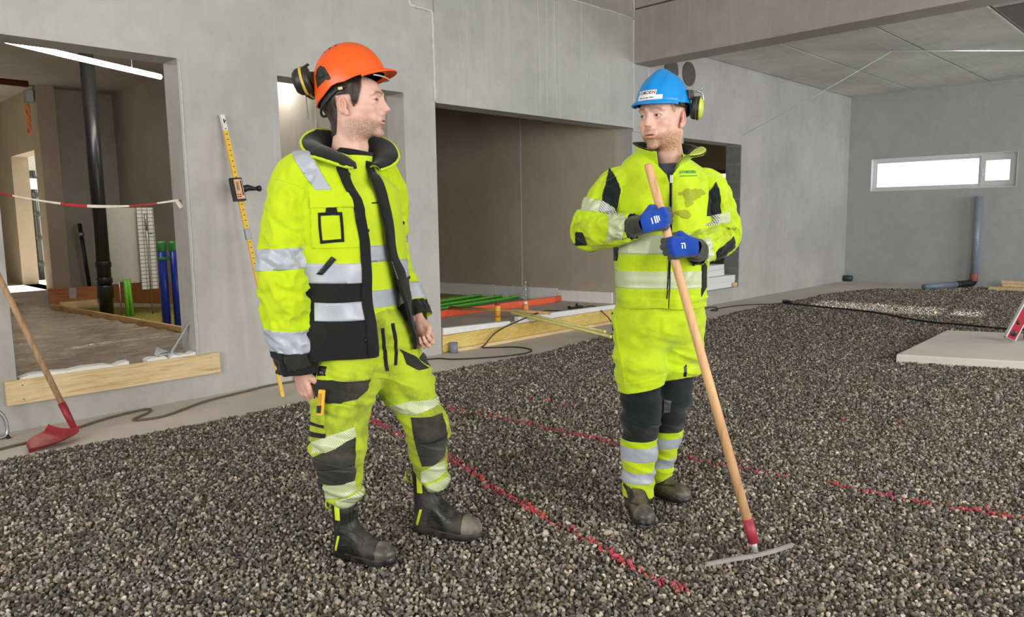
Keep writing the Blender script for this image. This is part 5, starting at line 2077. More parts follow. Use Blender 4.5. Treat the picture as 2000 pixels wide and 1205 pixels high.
fo = strokes(jac.V, [([(-0.211, -0.200, 1.440), (-0.191, -0.220, 1.387)], .02, .006), ([(-0.275, -0.200, 1.389), (-0.292, -0.200, 1.302)], .02, .008), ([(-0.290, -0.200, 1.196), (-0.219, -0.220, 1.160), (-0.133, -0.200, 1.193)], .016, -.006), ([(-0.274, -0.200, 1.231), (-0.251, -0.200, 1.142)], .014, .007)])
jac = jac.push(wr + fo)
JK = gobj('jacket', jac, 'hivis', PL)
JK['label'] = 'bulky yellow high-visibility work jacket worn open'
lin_ = G(jac.V - jac.normals() * .009, jac.F[:, ::-1], jac.A)
gobj('lining', lin_, 'black_cloth', JK)
z, p = jac.V[:, 2], jac.A['p']
# rim that closes shell and lining
rim = jac.sheet(.0, -.009)
rim = rim.keep_faces(np.arange(len(rim.F)) >= len(jac.F))
gobj('edge_binding', rim, 'black_cloth', JK)
rightp = jac.clip(p - R(180))
zz, pp = rightp.V[:, 2], rightp.A['p']
tilt = zz + .03 * (rightp.V[:, 0] + .2)
gobj('black_panel', rightp.clip(1.075 - tilt).sheet(.0012), 'black_cloth', JK)
gobj('black_panel', jac.clip(np.minimum(R(180) - p, 1.075 - z)).sheet(.0012), 'black_cloth', JK)
b1 = rightp.clip(np.minimum(tilt - 1.058, 1.128 - tilt))
gobj('reflective_stripe', b1.clip(R(349) - b1.A['p']).sheet(.0028), 'silver_tape', JK)
b2 = rightp.clip(np.minimum(tilt - .925, .990 - tilt))
gobj('reflective_stripe', b2.clip(np.minimum(R(349) - b2.A['p'], b2.A['p'] - R(300))).sheet(.0028), 'silver_tape', JK)
bl = jac.clip(np.minimum(R(200) - p, np.minimum(z - 1.058, 1.128 - z)))
gobj('reflective_stripe', bl.sheet(.0028), 'silver_tape', JK)
edge = np.interp(z, [.78, .86, .955, 1.14, 1.29, 1.43, 1.49], [36, 36, 32, 17, 11, 7, 12])
wid = np.interp(z, [.78, .95, 1.14, 1.29, 1.43, 1.5], [30, 25, 13, 12, 13, 20])
gobj('facing', jac.clip(np.minimum(R(170) - p, R(edge + wid) - p)).sheet(.0030), 'black_cloth', JK)
gobj('placket', rightp.clip(np.minimum(pp - R(np.interp(zz, [.78, 1.2, 1.35, 1.43, 1.49], [348.5, 348, 343, 333, 322])), np.minimum(zz - .79, 1.462 - zz))).sheet(.0095), 'black_cloth', JK)
for (px_, pz_) in ((-0.0822, 1.2429), (-0.0949, 1.0464), (-0.1062, 0.8494), (-0.1299, 1.4441)):
    q = jac.front().V
    k = np.argmin((q[:, 0] - px_) ** 2 + (q[:, 2] - pz_) ** 2)
    MB().lathe([(.0065, .0), (.0065, .004), (.0035, .006)], q[k], (.5, -.85, 0), 12).build('snap', 'metal_snap', JK, smooth=True)
for (px_, pz_) in ((-0.0021, 1.2662), (0.0245, 1.0525), (0.0521, 0.8660)):
    q = jac.front(.9).V
    q = q[q[:, 0] > px_ - .03]
    k = np.argmin((q[:, 0] - px_) ** 2 + (q[:, 2] - pz_) ** 2)
    MB().lathe([(.0065, .0), (.0065, .005), (.0035, .007)], q[k], (.75, -.6, 0), 12).build('snap', 'metal_snap', JK, smooth=True)
jf = rightp.front(.1)
SSP = [(-0.3449, 1.5197), (-0.2932, 1.5351), (-0.2052, 1.3836), (-0.2578, 1.3827)]
gobj('shoulder_stripe', jf.poly(SSP).sheet(.003), 'silver_tape', JK)
pk_ = jf.poly([(-0.2725, 1.3288), (-0.1130, 1.3260), (-0.1223, 1.1818), (-0.2724, 1.1828)])
gobj('chest_pocket', pk_.sheet(.004), 'hivis', JK)
gobj('pocket_flap', jf.poly([(-0.2770, 1.3788), (-0.1270, 1.3708), (-0.1273, 1.3229), (-0.2746, 1.3202)]).sheet(.009), 'hivis', JK)


def frame_patch(base, a, b, c, d, t_, off, mat, parent, name):
    """four bars along a quadrilateral"""
    q = [np.array(s_) for s_ in (a, b, c, d)]
    m_ = sum(q) / 4
    inn = [s_ + (m_ - s_) / np.linalg.norm(m_ - s_) * t_ * 1.35 for s_ in q]
    gs = [base.poly([q[i], q[(i + 1) % 4], inn[(i + 1) % 4], inn[i]]) for i in range(4)]
    gs = [g for g in gs if len(g.F)]
    if gs:
        gobj(name, join(*[g.sheet(off) for g in gs]), mat, parent)


frame_patch(jf, (-0.2483, 1.3042), (-0.1729, 1.3064), (-0.1688, 1.2029), (-0.2446, 1.1985), .010, .0065, 'black_cloth', JK, 'card_holder')
gobj('holder_strap', jf.poly([(-0.2214, 1.3244), (-0.1877, 1.3255), (-0.1854, 1.2980), (-0.2244, 1.2969)]).sheet(.007), 'black_cloth', JK)
gobj('pocket_zip', jf.poly([(-0.2110, 1.1531), (-0.1958, 1.1424), (-0.2436, 1.0890), (-0.2644, 1.0928)]).sheet(.0055), 'zip_dark', JK)
gobj('side_seam', jf.poly([(-0.3152, 0.9975), (-0.2977, 1.0277), (-0.2923, 1.0276), (-0.3093, 0.9723)]).sheet(.004), 'black_cloth', JK)

# collar: stand-up ribbon, opened at the front
n1, n2 = 120, 12
V = []
fr_, si = np.array(frL), np.cross((0, 0, 1.0), frL)
for j in range(n2):
    w_ = j / (n2 - 1)
    for i in range(n1):
        q = R(14) + (R(335) - R(14)) * i / (n1 - 1)
        cs, sn = math.cos(q), math.sin(q)
        back = .5 - .5 * cs
        frn = max(0, cs)
        base = V3(cxL + .022, .006, 1.506 + .026 * back - .046 * frn ** 2) + fr_ * cs * .088 + si * sn * .090
        out_ = fr_ * cs + si * sn
        hgt = np.interp(math.degrees(q), [14, 45, 180, 245, 285, 318, 335], [.055, .092, .085, .092, .105, .095, .050])
        al = R(np.interp(math.degrees(q), [14, 35, 70, 110, 180, 220, 250, 280, 335], [98, 90, 55, 25, 12, 22, 64, 96, 104]))
        tp = al * (.30 + .70 * w_)
        V.append(base + V3(0, 0, 1) * hgt * w_ * math.cos(tp) + out_ * hgt * w_ * math.sin(tp))
co = G(np.array(V), quads(n1, n2))
if (co.normals() * (co.V - np.array([cxL + .018, .006, 1.5]))).sum() < 0:
    co.F = co.F[:, ::-1]
gobj('collar', co.sheet(.0045, .0), 'hivis', JK)
gobj('collar_lining', G(co.V - co.normals() * .003, co.F[:, ::-1]).sheet(.002, -.003), 'black_cloth', JK)
MB().tube([tuple(q) for q in co.V[(n2 - 1) * n1:n2 * n1][::3]], .0062, 8).build('collar_edge', 'hivis', JK, smooth=True)


# ---- sleeves
def sleeve(ctrl, seed, fold=.011, seg=96, n=22, ref=(0, -1, 0)):
    g = limb(ctrl, n, seg, ref)
    s_, p_ = g.A['s'], g.A['p']
    Q = np.stack([s_ * 20 + .9 * np.sin(p_ + seed), np.cos(p_) * 1.6, np.sin(p_) * 1.6], 1)
    L_ = s_.max()
    env = .55 + .45 * np.exp(-((s_ - L_ * .56) / (L_ * .22)) ** 2)
    env *= sstep(0, .06, s_)
    d_ = 2.0 * fold * (ridge(Q, 1.0, seed) - .45) * env + .006 * (fbm(g.V, 22, seed + 1) - .5)
    return g.push(d_)


a0, a1, a2 = (np.array(q) for q in ARM_R)
ctr = lambda p, r1, r2: tuple(p) + (r1, r2)
sr_ = sleeve([ctr(a0 + V3(.055, .05, .055), .068, .075), ctr(a0 + V3(.0, -.0, .0), .083, .088), ctr(a0 * .55 + a1 * .45 + V3(-.012, 0, 0), .086, .090), ctr(a1, .086, .088), ctr(a1 * .5 + a2 * .5 + V3(-.006, .0, 0), .082, .084), ctr(a2 + V3(0, 0, .02), .074, .074), ctr(a2 + (a2 - a1) * .13, .071, .069)], 31)
SL = gobj('sleeve', sr_, 'hivis', JK)
g = sr_.front(.3).poly(SSP)
if len(g.F):
    gobj('shoulder_stripe', g.sheet(.003), 'silver_tape', JK)
ss_ = sr_.A['s']
gobj('sleeve_seam', sr_.clip(np.minimum(ss_ - .118, .123 - ss_)).sheet(.0022, -.001), 'hivis', JK)
x, y, z = sr_.V.T
ax_ = (a2 - a1) / np.linalg.norm(a2 - a1)
up_ax = (a1 - a0) / np.linalg.norm(a1 - a0)
t1 = (sr_.V - a1) @ np.array([0, 0, -1.0]) + .04 * (x - a1[0])
gobj('reflective_stripe', sr_.clip(np.minimum(t1 + .125, -.052 - t1)).sheet(.003), 'silver_tape', JK)
t2 = (sr_.V - a2) @ ax_ - .16 * (x - a2[0])
gobj('reflective_stripe', sr_.clip(np.minimum(t2 + .125, -.045 - t2)).sheet(.003), 'silver_tape', JK)
cf = sr_.clip(t2 + .045)
gobj('cuff', cf.sheet(.004, -.004), 'black_cloth', JK)
gobj('cuff_tab', cf.front().poly([(-0.3765, 0.8085), (-0.3119, 0.8220), (-0.3038, 0.7676), (-0.3720, 0.7578)]).sheet(.009), 'black_worn', JK)
gobj('cuff_inside', G(cf.V - cf.normals() * .006, cf.F[:, ::-1]), 'black_cloth', JK)
b0, b1_, b2_ = (np.array(q) for q in ARM_L)
sl_ = sleeve([ctr(b0 + V3(-.05, -.05, .05), .066, .07), ctr(b0, .08, .08), ctr(b0 * .5 + b1_ * .5, .078, .078), ctr(b1_, .074, .076), ctr(b1_ * .5 + b2_ * .5, .068, .07), ctr(b2_, .058, .058)], 47)
gobj('sleeve', sl_, 'hivis', JK)
t2 = (sl_.V - b2_) @ ((b2_ - b1_) / np.linalg.norm(b2_ - b1_))
gobj('cuff', sl_.clip(t2 + .06).sheet(.003), 'black_cloth', JK)
gobj('reflective_stripe', sl_.clip(np.minimum(t2 + .13, -.065 - t2)).sheet(.003), 'silver_tape', JK)

# ---- trousers
tf = Field((-.42, -.32, .12), (.26, .34, .98), .0055)
tf.chain([(cxL + .03, 0.02, .93), (-.155, .02, .84), (-.150, .03, .76)], [.135, .150, .145], .05, flat=(frL, .84))
hR, kR, aR = map(np.array, (HIP_R, KNE_R, ANK_R))
hL, kL, aL = map(np.array, (HIP_L, KNE_L, ANK_L))
tf.chain([hR + V3(-.015, -.02, -.01), hR * .5 + kR * .5 + V3(.0, -.01, .02), kR, kR * .45 + aR * .55 + V3(-.012, .02, 0), aR], [.122, .112, .088, .076, .064], .035)
tf.chain([hL + V3(-.0, .0, .0), hL * .5 + kL * .5 + V3(.0, .0, .0), kL, kL * .45 + aL * .55 + V3(-.012, .02, 0), aL], [.118, .100, .080, .067, .060], .035)
tr_ = tf.mesh().smooth(4, .5)
x, y, z = tr_.V.T
Q = np.stack([x * 5, y * 5, z * 22 + x * 7], 1)
rightleg = (z < .80) & (np.linalg.norm(tr_.V - (hR + (kR - hR) * np.clip((.7 - z) / .3, 0, 1)[:, None]), axis=1) < np.linalg.norm(tr_.V - (hL + (kL - hL) * np.clip((.7 - z) / .3, 0, 1)[:, None]), axis=1))
env = .40 + .8 * np.exp(-((z - .46) / .05) ** 2) + 1.0 * np.exp(-((z - .22) / .05) ** 2) + .6 * np.exp(-((z - .68) / .06) ** 2)
tr_ = tr_.push(.021 * (ridge(Q, 1.0, 8) - .45) * env + .010 * (fbm(tr_.V, 12, 9) - .5))
fo = strokes(tr_.V, [([(-0.048, -0.100, 0.689), (-0.103, -0.180, 0.670), (-0.155, -0.200, 0.666)], .018, -.012), ([(-0.049, -0.060, 0.686), (0.022, -0.040, 0.585), (0.098, -0.030, 0.561)], .016, -.011), ([(-0.020, -0.060, 0.679), (0.054, -0.050, 0.637)], .014, .010), ([(-0.064, -0.120, 0.779), (-0.048, -0.100, 0.689)], .012, -.010), ([(-0.058, -0.100, 0.679), (-0.114, -0.180, 0.623), (-0.158, -0.200, 0.572)], .013, -.009), ([(-0.041, -0.060, 0.650), (0.002, -0.040, 0.566), (0.018, -0.030, 0.503)], .012, -.010), ([(-0.253, -0.180, 0.606), (-0.171, -0.220, 0.593), (-0.129, -0.200, 0.609)], .012, -.008), ([(-0.021, -0.100, 0.755), (0.028, -0.060, 0.688), (0.091, -0.030, 0.671)], .012, .008), ([(-0.260, -0.180, 0.454), (-0.205, -0.220, 0.447), (-0.163, -0.200, 0.463)], .010, -.012), ([(0.042, -0.000, 0.453), (0.093, -0.020, 0.442), (0.147, 0.000, 0.462)], .010, -.011),
                      ([(-0.306, -0.150, 0.240), (-0.218, -0.200, 0.249), (-0.143, -0.200, 0.277)], .012, -.012), ([(-0.309, -0.150, 0.289), (-0.225, -0.200, 0.292), (-0.155, -0.180, 0.308)], .012, .009), ([(0.037, 0.040, 0.254), (0.106, 0.000, 0.251), (0.153, 0.030, 0.260)], .010, -.010)])
tr_ = tr_.push(fo)
x, y, z = tr_.V.T
TR = gobj('trousers', tr_, 'hivis_dirty', PL)
TR['label'] = 'grimy yellow work trousers with black knee panels'
tfr = tr_.front(.35)
ctx = tfr.V[:, 0]
spl = np.interp(tfr.V[:, 2], [.2, .40, .55, .70], [-.07, -.07, -.06, -.055])
lr = tfr.clip(spl - ctx)
ll = tfr.clip(ctx - spl)


def piece(name, base, pts, mat, off=.003):
    g = base.poly(pts)
    if len(g.F):
        return gobj(name, g.sheet(off), mat, TR)


piece('holster_flap', lr, [(-0.2817, 0.8013), (-0.0968, 0.7984), (-0.1059, 0.7047), (-0.2857, 0.7138)], 'hivis_dirty', .009)
piece('holster_panel', lr, [(-0.2894, 0.7158), (-0.1059, 0.7066), (-0.1148, 0.6670), (-0.1493, 0.6373), (-0.2410, 0.6305), (-0.2923, 0.6526)], 'black_worn', .006)
piece('brand_label', lr, [(-0.2776, 0.7539), (-0.2491, 0.7536), (-0.2523, 0.7233), (-0.2809, 0.7235)], 'ink_black', .0105)
piece('label_mark', lr, [(-0.2707, 0.7424), (-0.2588, 0.7443), (-0.2575, 0.7310), (-0.2731, 0.7291)], 'ink_grey', .0112)
piece('side_panel', lr, [(-0.3149, 0.7945), (-0.2888, 0.7978), (-0.2959, 0.6440), (-0.3294, 0.6475)], 'black_worn', .004)
piece('hand_pocket', ll, [(-0.0162, 0.8018), (0.0289, 0.7604), (0.1039, 0.7042), (0.0559, 0.7033), (0.0126, 0.7314)], 'black_worn', .004)
piece('hand_pocket', ll, [(0.0533, 0.7425), (0.0729, 0.7716), (0.1054, 0.7278), (0.1008, 0.7022)], 'black_worn', .0035)
piece('fly_seam', tfr, [(-0.0679, 0.8805), (-0.0587, 0.8804), (-0.0513, 0.7141), (-0.0625, 0.7143)], 'black_cloth', .003)
piece('fly_seam', tfr, [(-0.0375, 0.8920), (-0.0282, 0.8919), (-0.0186, 0.8280), (-0.0282, 0.8243)], 'black_cloth', .003)
piece('fly_seam', tfr, [(-0.0280, 0.8281), (-0.0186, 0.8280), (-0.0219, 0.7324), (-0.0313, 0.7326)], 'black_cloth', .003)
piece('tool_pocket', lr, [(-0.3244, 0.6406), (-0.2592, 0.6403), (-0.2609, 0.5179), (-0.3246, 0.5160)], 'hivis_dirty', .007)
piece('pocket_band', lr, [(-0.3268, 0.5512), (-0.2612, 0.5525), (-0.2618, 0.5390), (-0.3273, 0.5395)], 'black_cloth', .0085)
piece('pocket_band', lr, [(-0.3265, 0.5160), (-0.2609, 0.5179), (-0.2597, 0.5025), (-0.3273, 0.5004)], 'black_cloth', .0085)
piece('reflective_stripe', lr, [(-0.3147, 0.4944), (-0.2521, 0.5113), (-0.1597, 0.5517), (-0.1582, 0.4984), (-0.2453, 0.4539), (-0.3171, 0.4436)], 'segment_tape', .003)
piece('knee_patch', lr, [(-0.3178, 0.4280), (-0.2413, 0.4615), (-0.1600, 0.4984), (-0.1578, 0.4142), (-0.1713, 0.3566), (-0.1765, 0.3219), (-0.2440, 0.3152), (-0.3027, 0.3150)], 'black_worn', .005)
piece('knee_seam', lr, [(-0.3162, 0.3808), (-0.2233, 0.3956), (-0.1656, 0.4066), (-0.1659, 0.3990), (-0.2236, 0.3879), (-0.3166, 0.3730)], 'black_cloth', .007)
piece('reflective_stripe', lr, [(-0.3199, 0.3019), (-0.2441, 0.3133), (-0.1762, 0.3297), (-0.1747, 0.2753), (-0.2467, 0.2531), (-0.3226, 0.2424)], 'segment_tape', .003)
piece('side_stripe', lr, [(-0.3149, 0.3276), (-0.2947, 0.3247), (-0.2950, 0.2360), (-0.3154, 0.2343)], 'black_cloth', .005)
piece('reflective_stripe', ll, [(-0.0692, 0.5694), (0.0249, 0.5901), (0.1387, 0.5872), (0.1411, 0.5286), (0.0328, 0.5366), (-0.0495, 0.5169)], 'segment_tape', .003)
piece('knee_patch', ll, [(0.0247, 0.5265), (0.1371, 0.5267), (0.1517, 0.4818), (0.1544, 0.4309), (0.1344, 0.3427), (0.0955, 0.3143), (0.0522, 0.3115), (0.0403, 0.3918)], 'black_worn', .005)
piece('knee_seam', ll, [(0.0473, 0.4285), (0.1528, 0.4473), (0.1525, 0.4371), (0.0470, 0.4183)], 'black_cloth', .007)
piece('reflective_stripe', ll, [(0.0467, 0.3039), (0.0955, 0.3122), (0.1364, 0.3359), (0.1387, 0.2690), (0.0915, 0.2425), (0.0436, 0.2375)], 'segment_tape', .003)

piece('reflective_stripe', lr, [(-0.2510, 0.2414), (-0.1749, 0.2695), (-0.1299, 0.2747), (-0.1248, 0.2118), (-0.1777, 0.2012), (-0.2435, 0.1983)], 'segment_tape', .004)
piece('reflective_stripe', ll, [(0.0647, 0.2282), (0.1545, 0.2520), (0.1565, 0.2062), (0.0666, 0.1907)], 'segment_tape', .004)

# ---- boots
def build_boot(heel, toe, shaft, person_, name, body_m, toe_m, lime, wide=1.0, z0=0.0):
    heel, toe = np.array(heel + (0,), float), np.array(toe + (0,), float)
    d_ = toe - heel
    L_ = np.linalg.norm(d_)
    ang_ = math.atan2(d_[0], -d_[1])
    M = mv(heel[0], heel[1], z0) @ rotz(ang_)
    sc = L_ / .315
    M = M @ np.diag([sc, sc, sc, 1.0]) @ mv(0, -.0, 0)
    up_b, so_b = boot_parts(shaft=shaft / sc, wide=wide)
    b_ = empty(name)
    b_.parent = person_
    up2 = up_b
    up2.V = up2.V + up2.normals() * (.0035 * (ridge(np.stack([up2.V[:, 0] * 6, up2.V[:, 1] * 26, up2.V[:, 2] * 26], 1), 1.0, 5) - .4) * np.exp(-((up2.V[:, 1] + .155) / .05) ** 2 - ((up2.V[:, 2] - .1) / .05) ** 2))[:, None]
    x, y, z = up2.V.T
    gobj('upper', up2.moved(M), body_m, b_)
    gobj('sole', so_b.moved(M), 'sole_black', b_)
    gobj('toe_cap', up2.clip(np.minimum(-(y + .232 + .2 * np.abs(x)), z - .03)).sheet(.0025).moved(M), toe_m, b_)
    gobj('tongue', up2.clip(np.minimum(np.minimum(z - .105, -(y + .085 - (z - .1) * .16)), .026 - np.abs(x))).sheet(.004).moved(M), body_m, b_)
    q = sstep(0, 1, 0)
    for s_ in (-1, 1):
        sd = up2.clip(s_ * x)
        xs, ys, zs = sd.V.T
        g = sd.clip(np.minimum(.006 - np.abs(ys + .035 + (zs - .05) * .35), np.minimum(zs - .04, .115 - zs)))
        if lime and len(g.F):
            gobj('heel_trim', g.sheet(.002).moved(M), 'lime_trim', b_)
        g = sd.clip(np.minimum(.004 - np.abs(zs - .062 + ys * .12), np.minimum(-.06 - ys, ys + .23)))
        if len(g.F):
            gobj('side_seam', g.sheet(.0025).moved(M), 'sole_black', b_)
        g = sd.clip(np.minimum(np.minimum(np.abs(xs) - .012, .014 - np.abs(zs - .118 - (ys + .12) * .5)), np.minimum(-.06 - ys, ys + .17)))
        if len(g.F):
            gobj('lace_panel', g.sheet(.004).moved(M), 'sole_black', b_)
    g = up2.clip(z - (shaft / sc + .032))
    gobj('collar_trim', g.sheet(.004, -.006).moved(M), 'lime_trim' if lime else body_m, b_)
    if lime:
        nn = np.array([0, -.94, .34])
        c_ = np.array([0, -.112, shaft / sc - .022])
        q = up2.V[(np.abs(x) < .006) & (y < -.05)]
        for zc, rr, mt in ((shaft / sc - .03, .014, 'dial_lime'), (shaft / sc - .105, .012, 'boot_black')):
            k = np.argmin(np.abs(q[:, 2] - zc) + (q[:, 1] + .1) * .3)
            c_ = q[k] + np.array([0, -.004, 0])
            db = MB().lathe([(rr * 1.15, .0), (rr * 1.15, .005), (rr, .007), (rr, .011), (rr * .55, .0125), (rr * .5, .010), (0, .010)], c_, nn, 20)
            mbm(db, M).build('lace_dial', mt, b_, smooth=True)
        hp = smooth_path([(-.0, .012, .20), (-.022, .03, .225), (.0, .038, .25), (.022, .03, .225), (0, .012, .20)], 5)
        mbm(MB().tube(hp, .004, 6), M).build('pull_loop', 'lime_trim', b_, smooth=True)
        g = up2.clip(np.minimum(-x - .028, np.minimum(.012 - np.abs(y + .055), np.minimum(z - .185, .26 - z))))
        if len(g.F):
            gobj('loop_patch', g.sheet(.003).moved(M), 'lime_trim', b_)
    return b_


bt = build_boot((-.275, -.055), (-.030, -.170), .285, PL, 'boot', 'boot_black', 'boot_toe', True)
bt['label'] = 'scuffed black safety boot with lime dial'
bt = build_boot((.005, .165), (.285, .040), .275, PL, 'boot', 'boot_black', 'boot_toe', True)
bt['label'] = 'scuffed black safety boot with lime dial'

# ---- utility knife in the thigh pocket
kc = np.array((-0.264, -0.225, 0.640))
kn = empty('utility_knife', PL.matrix_basis @ Vector(kc), ROTP)
tag(kn, 'yellow and black utility knife tucked in the trouser thigh pocket', 'knife')
MB().obox((0, 0, 0), (1, 0, -.12), (0, 1, 0), (.12, 0, 1), .012, .007, .046).build('handle', 'knife_yellow', kn, bevel=.004)
MB().obox((-.004, -.0085, .012), (1, 0, -.12), (0, 1, 0), (.12, 0, 1), .005, .003, .022).build('slider_track', plain('knife_tan', (190, 140, 50), .4), kn)
MB().obox((-.007, -.008, -.022), (1, 0, -.12), (0, 1, 0), (.12, 0, 1), .007, .004, .014).build('grip', 'black_plastic', kn, bevel=.002)

# ------------------------------------------------------------------ worker with the rake
PR = person((2.624, 1.765, 0.004), 'worker in zipped yellow fleece and blue helmet leaning on a rake')
TR_ = R(-4)
frR = (math.sin(TR_), -math.cos(TR_), 0)
cxR = .034

headR, hcolR, fR = make_head(.0018, (.36, .20, .10), .85, (.72, .44, .35), (.17, .10, .055), (-.30, -1, .0), None, 23)
HMR = mv(.037, -.01, 1.662, 1.05) @ rotz(R(-41)) @ rotx(R(1))
hgR = headR.moved(HMR)
bf = Field((-.35, -.3, .10), (.42, .32, 1.56), .011)
bf.chain([(.045, .02, 1.49), (.034, .015, 1.36), (.034, .01, 1.1), (.034, .01, .9)], [.055, .085, .085, .10], .04)
bf.cone((-.11, .01, 1.38), (.18, .01, 1.38), .05, .05, .03)
RA = [(-.150, .005, 1.405), (-0.264, -0.020, 1.221), (-0.122, -0.185, 1.234)]
LA = [(.222, .005, 1.400), (0.278, -0.020, 1.200), (0.140, -0.185, 1.136)]
bf.chain([(-.12, .005, 1.39), RA[1], RA[2]], [.05, .040, .028], .03)
bf.chain([(.19, .005, 1.39), LA[1], LA[2]], [.05, .040, .028], .03)
hR, kR, aR = (np.array(q) for q in ((-0.051, 0.000, 0.856), (-0.050, -0.030, 0.454), (-0.048, 0.030, 0.093)))
hL, kL, aL = (np.array(q) for q in ((0.122, 0.050, 0.847), (0.100, 0.060, 0.485), (0.073, 0.200, 0.125)))
bf.chain([hR, kR, aR], [.085, .055, .042], .04)
bf.chain([hL, kL, aL], [.085, .055, .042], .04)
torso = bf.mesh()
hgR.A, torso.A = {}, {}
gobj('body', join(hgR, torso), 'skin', PR, np.vstack([hcolR, np.tile(skin1, (len(torso.V), 1))]))
hs = fR.mesh(.0016).smooth(1)
x, y, z = hs.V.T
zl_ = np.interp(y, [-.2, -.066, -.058, -.036, -.022, -.016, .034, .044, .060, .15], [.13, .13, .070, .030, .022, .040, .042, -.015, -.060, -.075])
hs.A = {}
hs = hs.clip(z - zl_ - .008 * (vnoise(hs.V, 160, 15) - .5))
gobj('hair', hs.moved(HMR), 'hair_sandy', PR)

# ---- hard hat
HR = mv(.036, -.01, 1.662, 1.05) @ rotz(R(-39)) @ rotx(R(3))


def rimR(x, y):
    return np.interp(y, [-.16, -.08, -.03, .02, .05, .09, .14], [.064, .060, .056, .058, .052, .022, .008])


helR = empty('hard_hat')
helR.parent = PR
helR['label'] = 'glossy blue hard hat with white name stickers and ear defenders'
sh = helmet_shell(.098, .127, .062, .130, 1.85, .62, rimR, .003, .004)
gobj('shell', sh.sheet(0, -.004).moved(HR), 'helmet_blue', helR)
gobj('inner_shell', G(sh.V - sh.normals() * .004, sh.F[:, ::-1]).moved(HR), 'muff_black', helR)
pk, pk2 = helmet_peak(.098, .127, .062, rimR, .040, 1.15, .012, .004)
gobj('peak', pk.moved(HR), 'helmet_blue', helR)
gobj('peak_underside', pk2.moved(HR), 'helmet_blue', helR)
ph = np.linspace(-1.9, 1.9, 60)
lip = [(.1 * math.sin(q), .004 - .129 * math.cos(q), float(rimR(np.array([0]), np.array([.004 - .127 * math.cos(q)]))[0]) + .002) for q in np.linspace(-2.6, 2.6, 70)]
mbm(MB().tube(lip, .0028, 8), HR).build('rim_bead', 'helmet_blue', helR, smooth=True)
shf = sh.keep_faces(sh.V[sh.F].mean(1)[:, 1] < 0)
gobj('name_sticker', shf.poly([(-.045, .106), (.030, .106), (.030, .085), (-.045, .085)]).sheet(.0012, -.001).moved(HR), 'label_white', helR)
gobj('name_sticker', shf.poly([(-.045, .087), (.052, .087), (.052, .071), (-.045, .071)]).sheet(.0016, -.001).moved(HR), 'label_white', helR)


def text_mesh(txt, size, bold=0.0):
    cu = bpy.data.curves.new('t', 'FONT')
    cu.body = txt
    cu.size = size
    cu.align_x = 'CENTER'
    cu.align_y = 'CENTER'
    cu.offset = bold
    cu.resolution_u = 2
    ob = bpy.data.objects.new('t', cu)
    COL.objects.link(ob)
    dg = bpy.context.evaluated_depsgraph_get()
    me = bpy.data.meshes.new_from_object(ob.evaluated_get(dg))
    bpy.data.objects.remove(ob)
    me.calc_loop_triangles()
    V = np.array([v.co[:] for v in me.vertices])
    F = np.array([t_.vertices[:] for t_ in me.loop_triangles])
    return V, F


def drape_text(txt, size, base, origin, ux, uy, lift, mat, parent, name, M=np.eye(4), bold=0.0, sx=1.0):
    """letters laid on a surface: origin in (ax0, ax2) plane of base, facing -y"""
    V, F = text_mesh(txt, size, bold)
    P = np.array(origin)[None, :] + V[:, :1] * sx * np.array(ux) + V[:, 1:2] * np.array(uy)
    B = base.V
    N = base.normals()
    out = []
    for p in P:
        d_ = (B[:, 0] - p[0]) ** 2 + (B[:, 2] - p[1]) ** 2
        k = np.argpartition(d_, 4)[:4]
        w_ = 1 / (d_[k] + 1e-7)
        w_ /= w_.sum()
        n_ = (N[k] * w_[:, None]).sum(0)
        out.append(V3(p[0], (B[k, 1] * w_).sum(), p[1]) + n_ / np.linalg.norm(n_) * lift)
    g = G(np.array(out), F)
    if g.normals()[:, 1].mean() > 0:
        g.F = g.F[:, ::-1]
    return gobj(name, g.moved(M), mat, parent, smooth=False)


drape_text('J.O.MOE', .0165, shf, (-.0155, .0965), (1, 0), (0, 1), .0018, 'ink_black', helR, 'lettering', HR, .0004, 1.0)
drape_text('N', .0165, shf, (.0215, .0965), (1, 0), (0, 1), .0018, 'ink_red', helR, 'lettering', HR, .0004, 1.0)
for k, (q, w2) in enumerate(((-.036, .012), (-.020, .008), (-.008, .012), (.008, .016))):
    gobj('small_print', shf.poly([(q, .0765), (q + w2, .0765), (q + w2, .0805), (q, .0805)]).sheet(.0022, 0).moved(HR), 'ink_grey', helR)
# clip bracket and raised ear defender on his left side
cup, rg, cu = ear_muff((.108, .066, .040), (1, .40, -.12), .043, depth=.022)
mbm(cup, HR).build('ear_cup', 'muff_lime', helR, smooth=True)
mbm(rg, HR).build('cup_ring', 'muff_black', helR, smooth=True)
mbm(cu, HR).build('cup_cushion', 'muff_black', helR, smooth=True)
mbm(MB().obox((.098, .034, .088), (.1, 1, 0), (0, 0, 1), (1, -.1, 0), .018, .018, .008), HR).build('clip_bracket', 'muff_black', helR, bevel=.003)
mbm(MB().tube(smooth_path([(.108, .035, .098), (.124, .045, .098), (.136, .058, .090), (.140, .064, .060)], 5), .003, 6), HR).build('cup_arm', 'steel', helR, smooth=True)
mbm(MB().tube(smooth_path([(.122, .045, .10), (.136, .05, .103), (.142, .052, .114)], 5), .0025, 6), HR).build('cup_arm', 'steel', helR, smooth=True)
mbm(MB().tube([(.082, -.03, .054), (.088, .0, .048), (.086, .03, .046)], .005, 6), HR).build('headband', 'muff_black', helR, smooth=True)

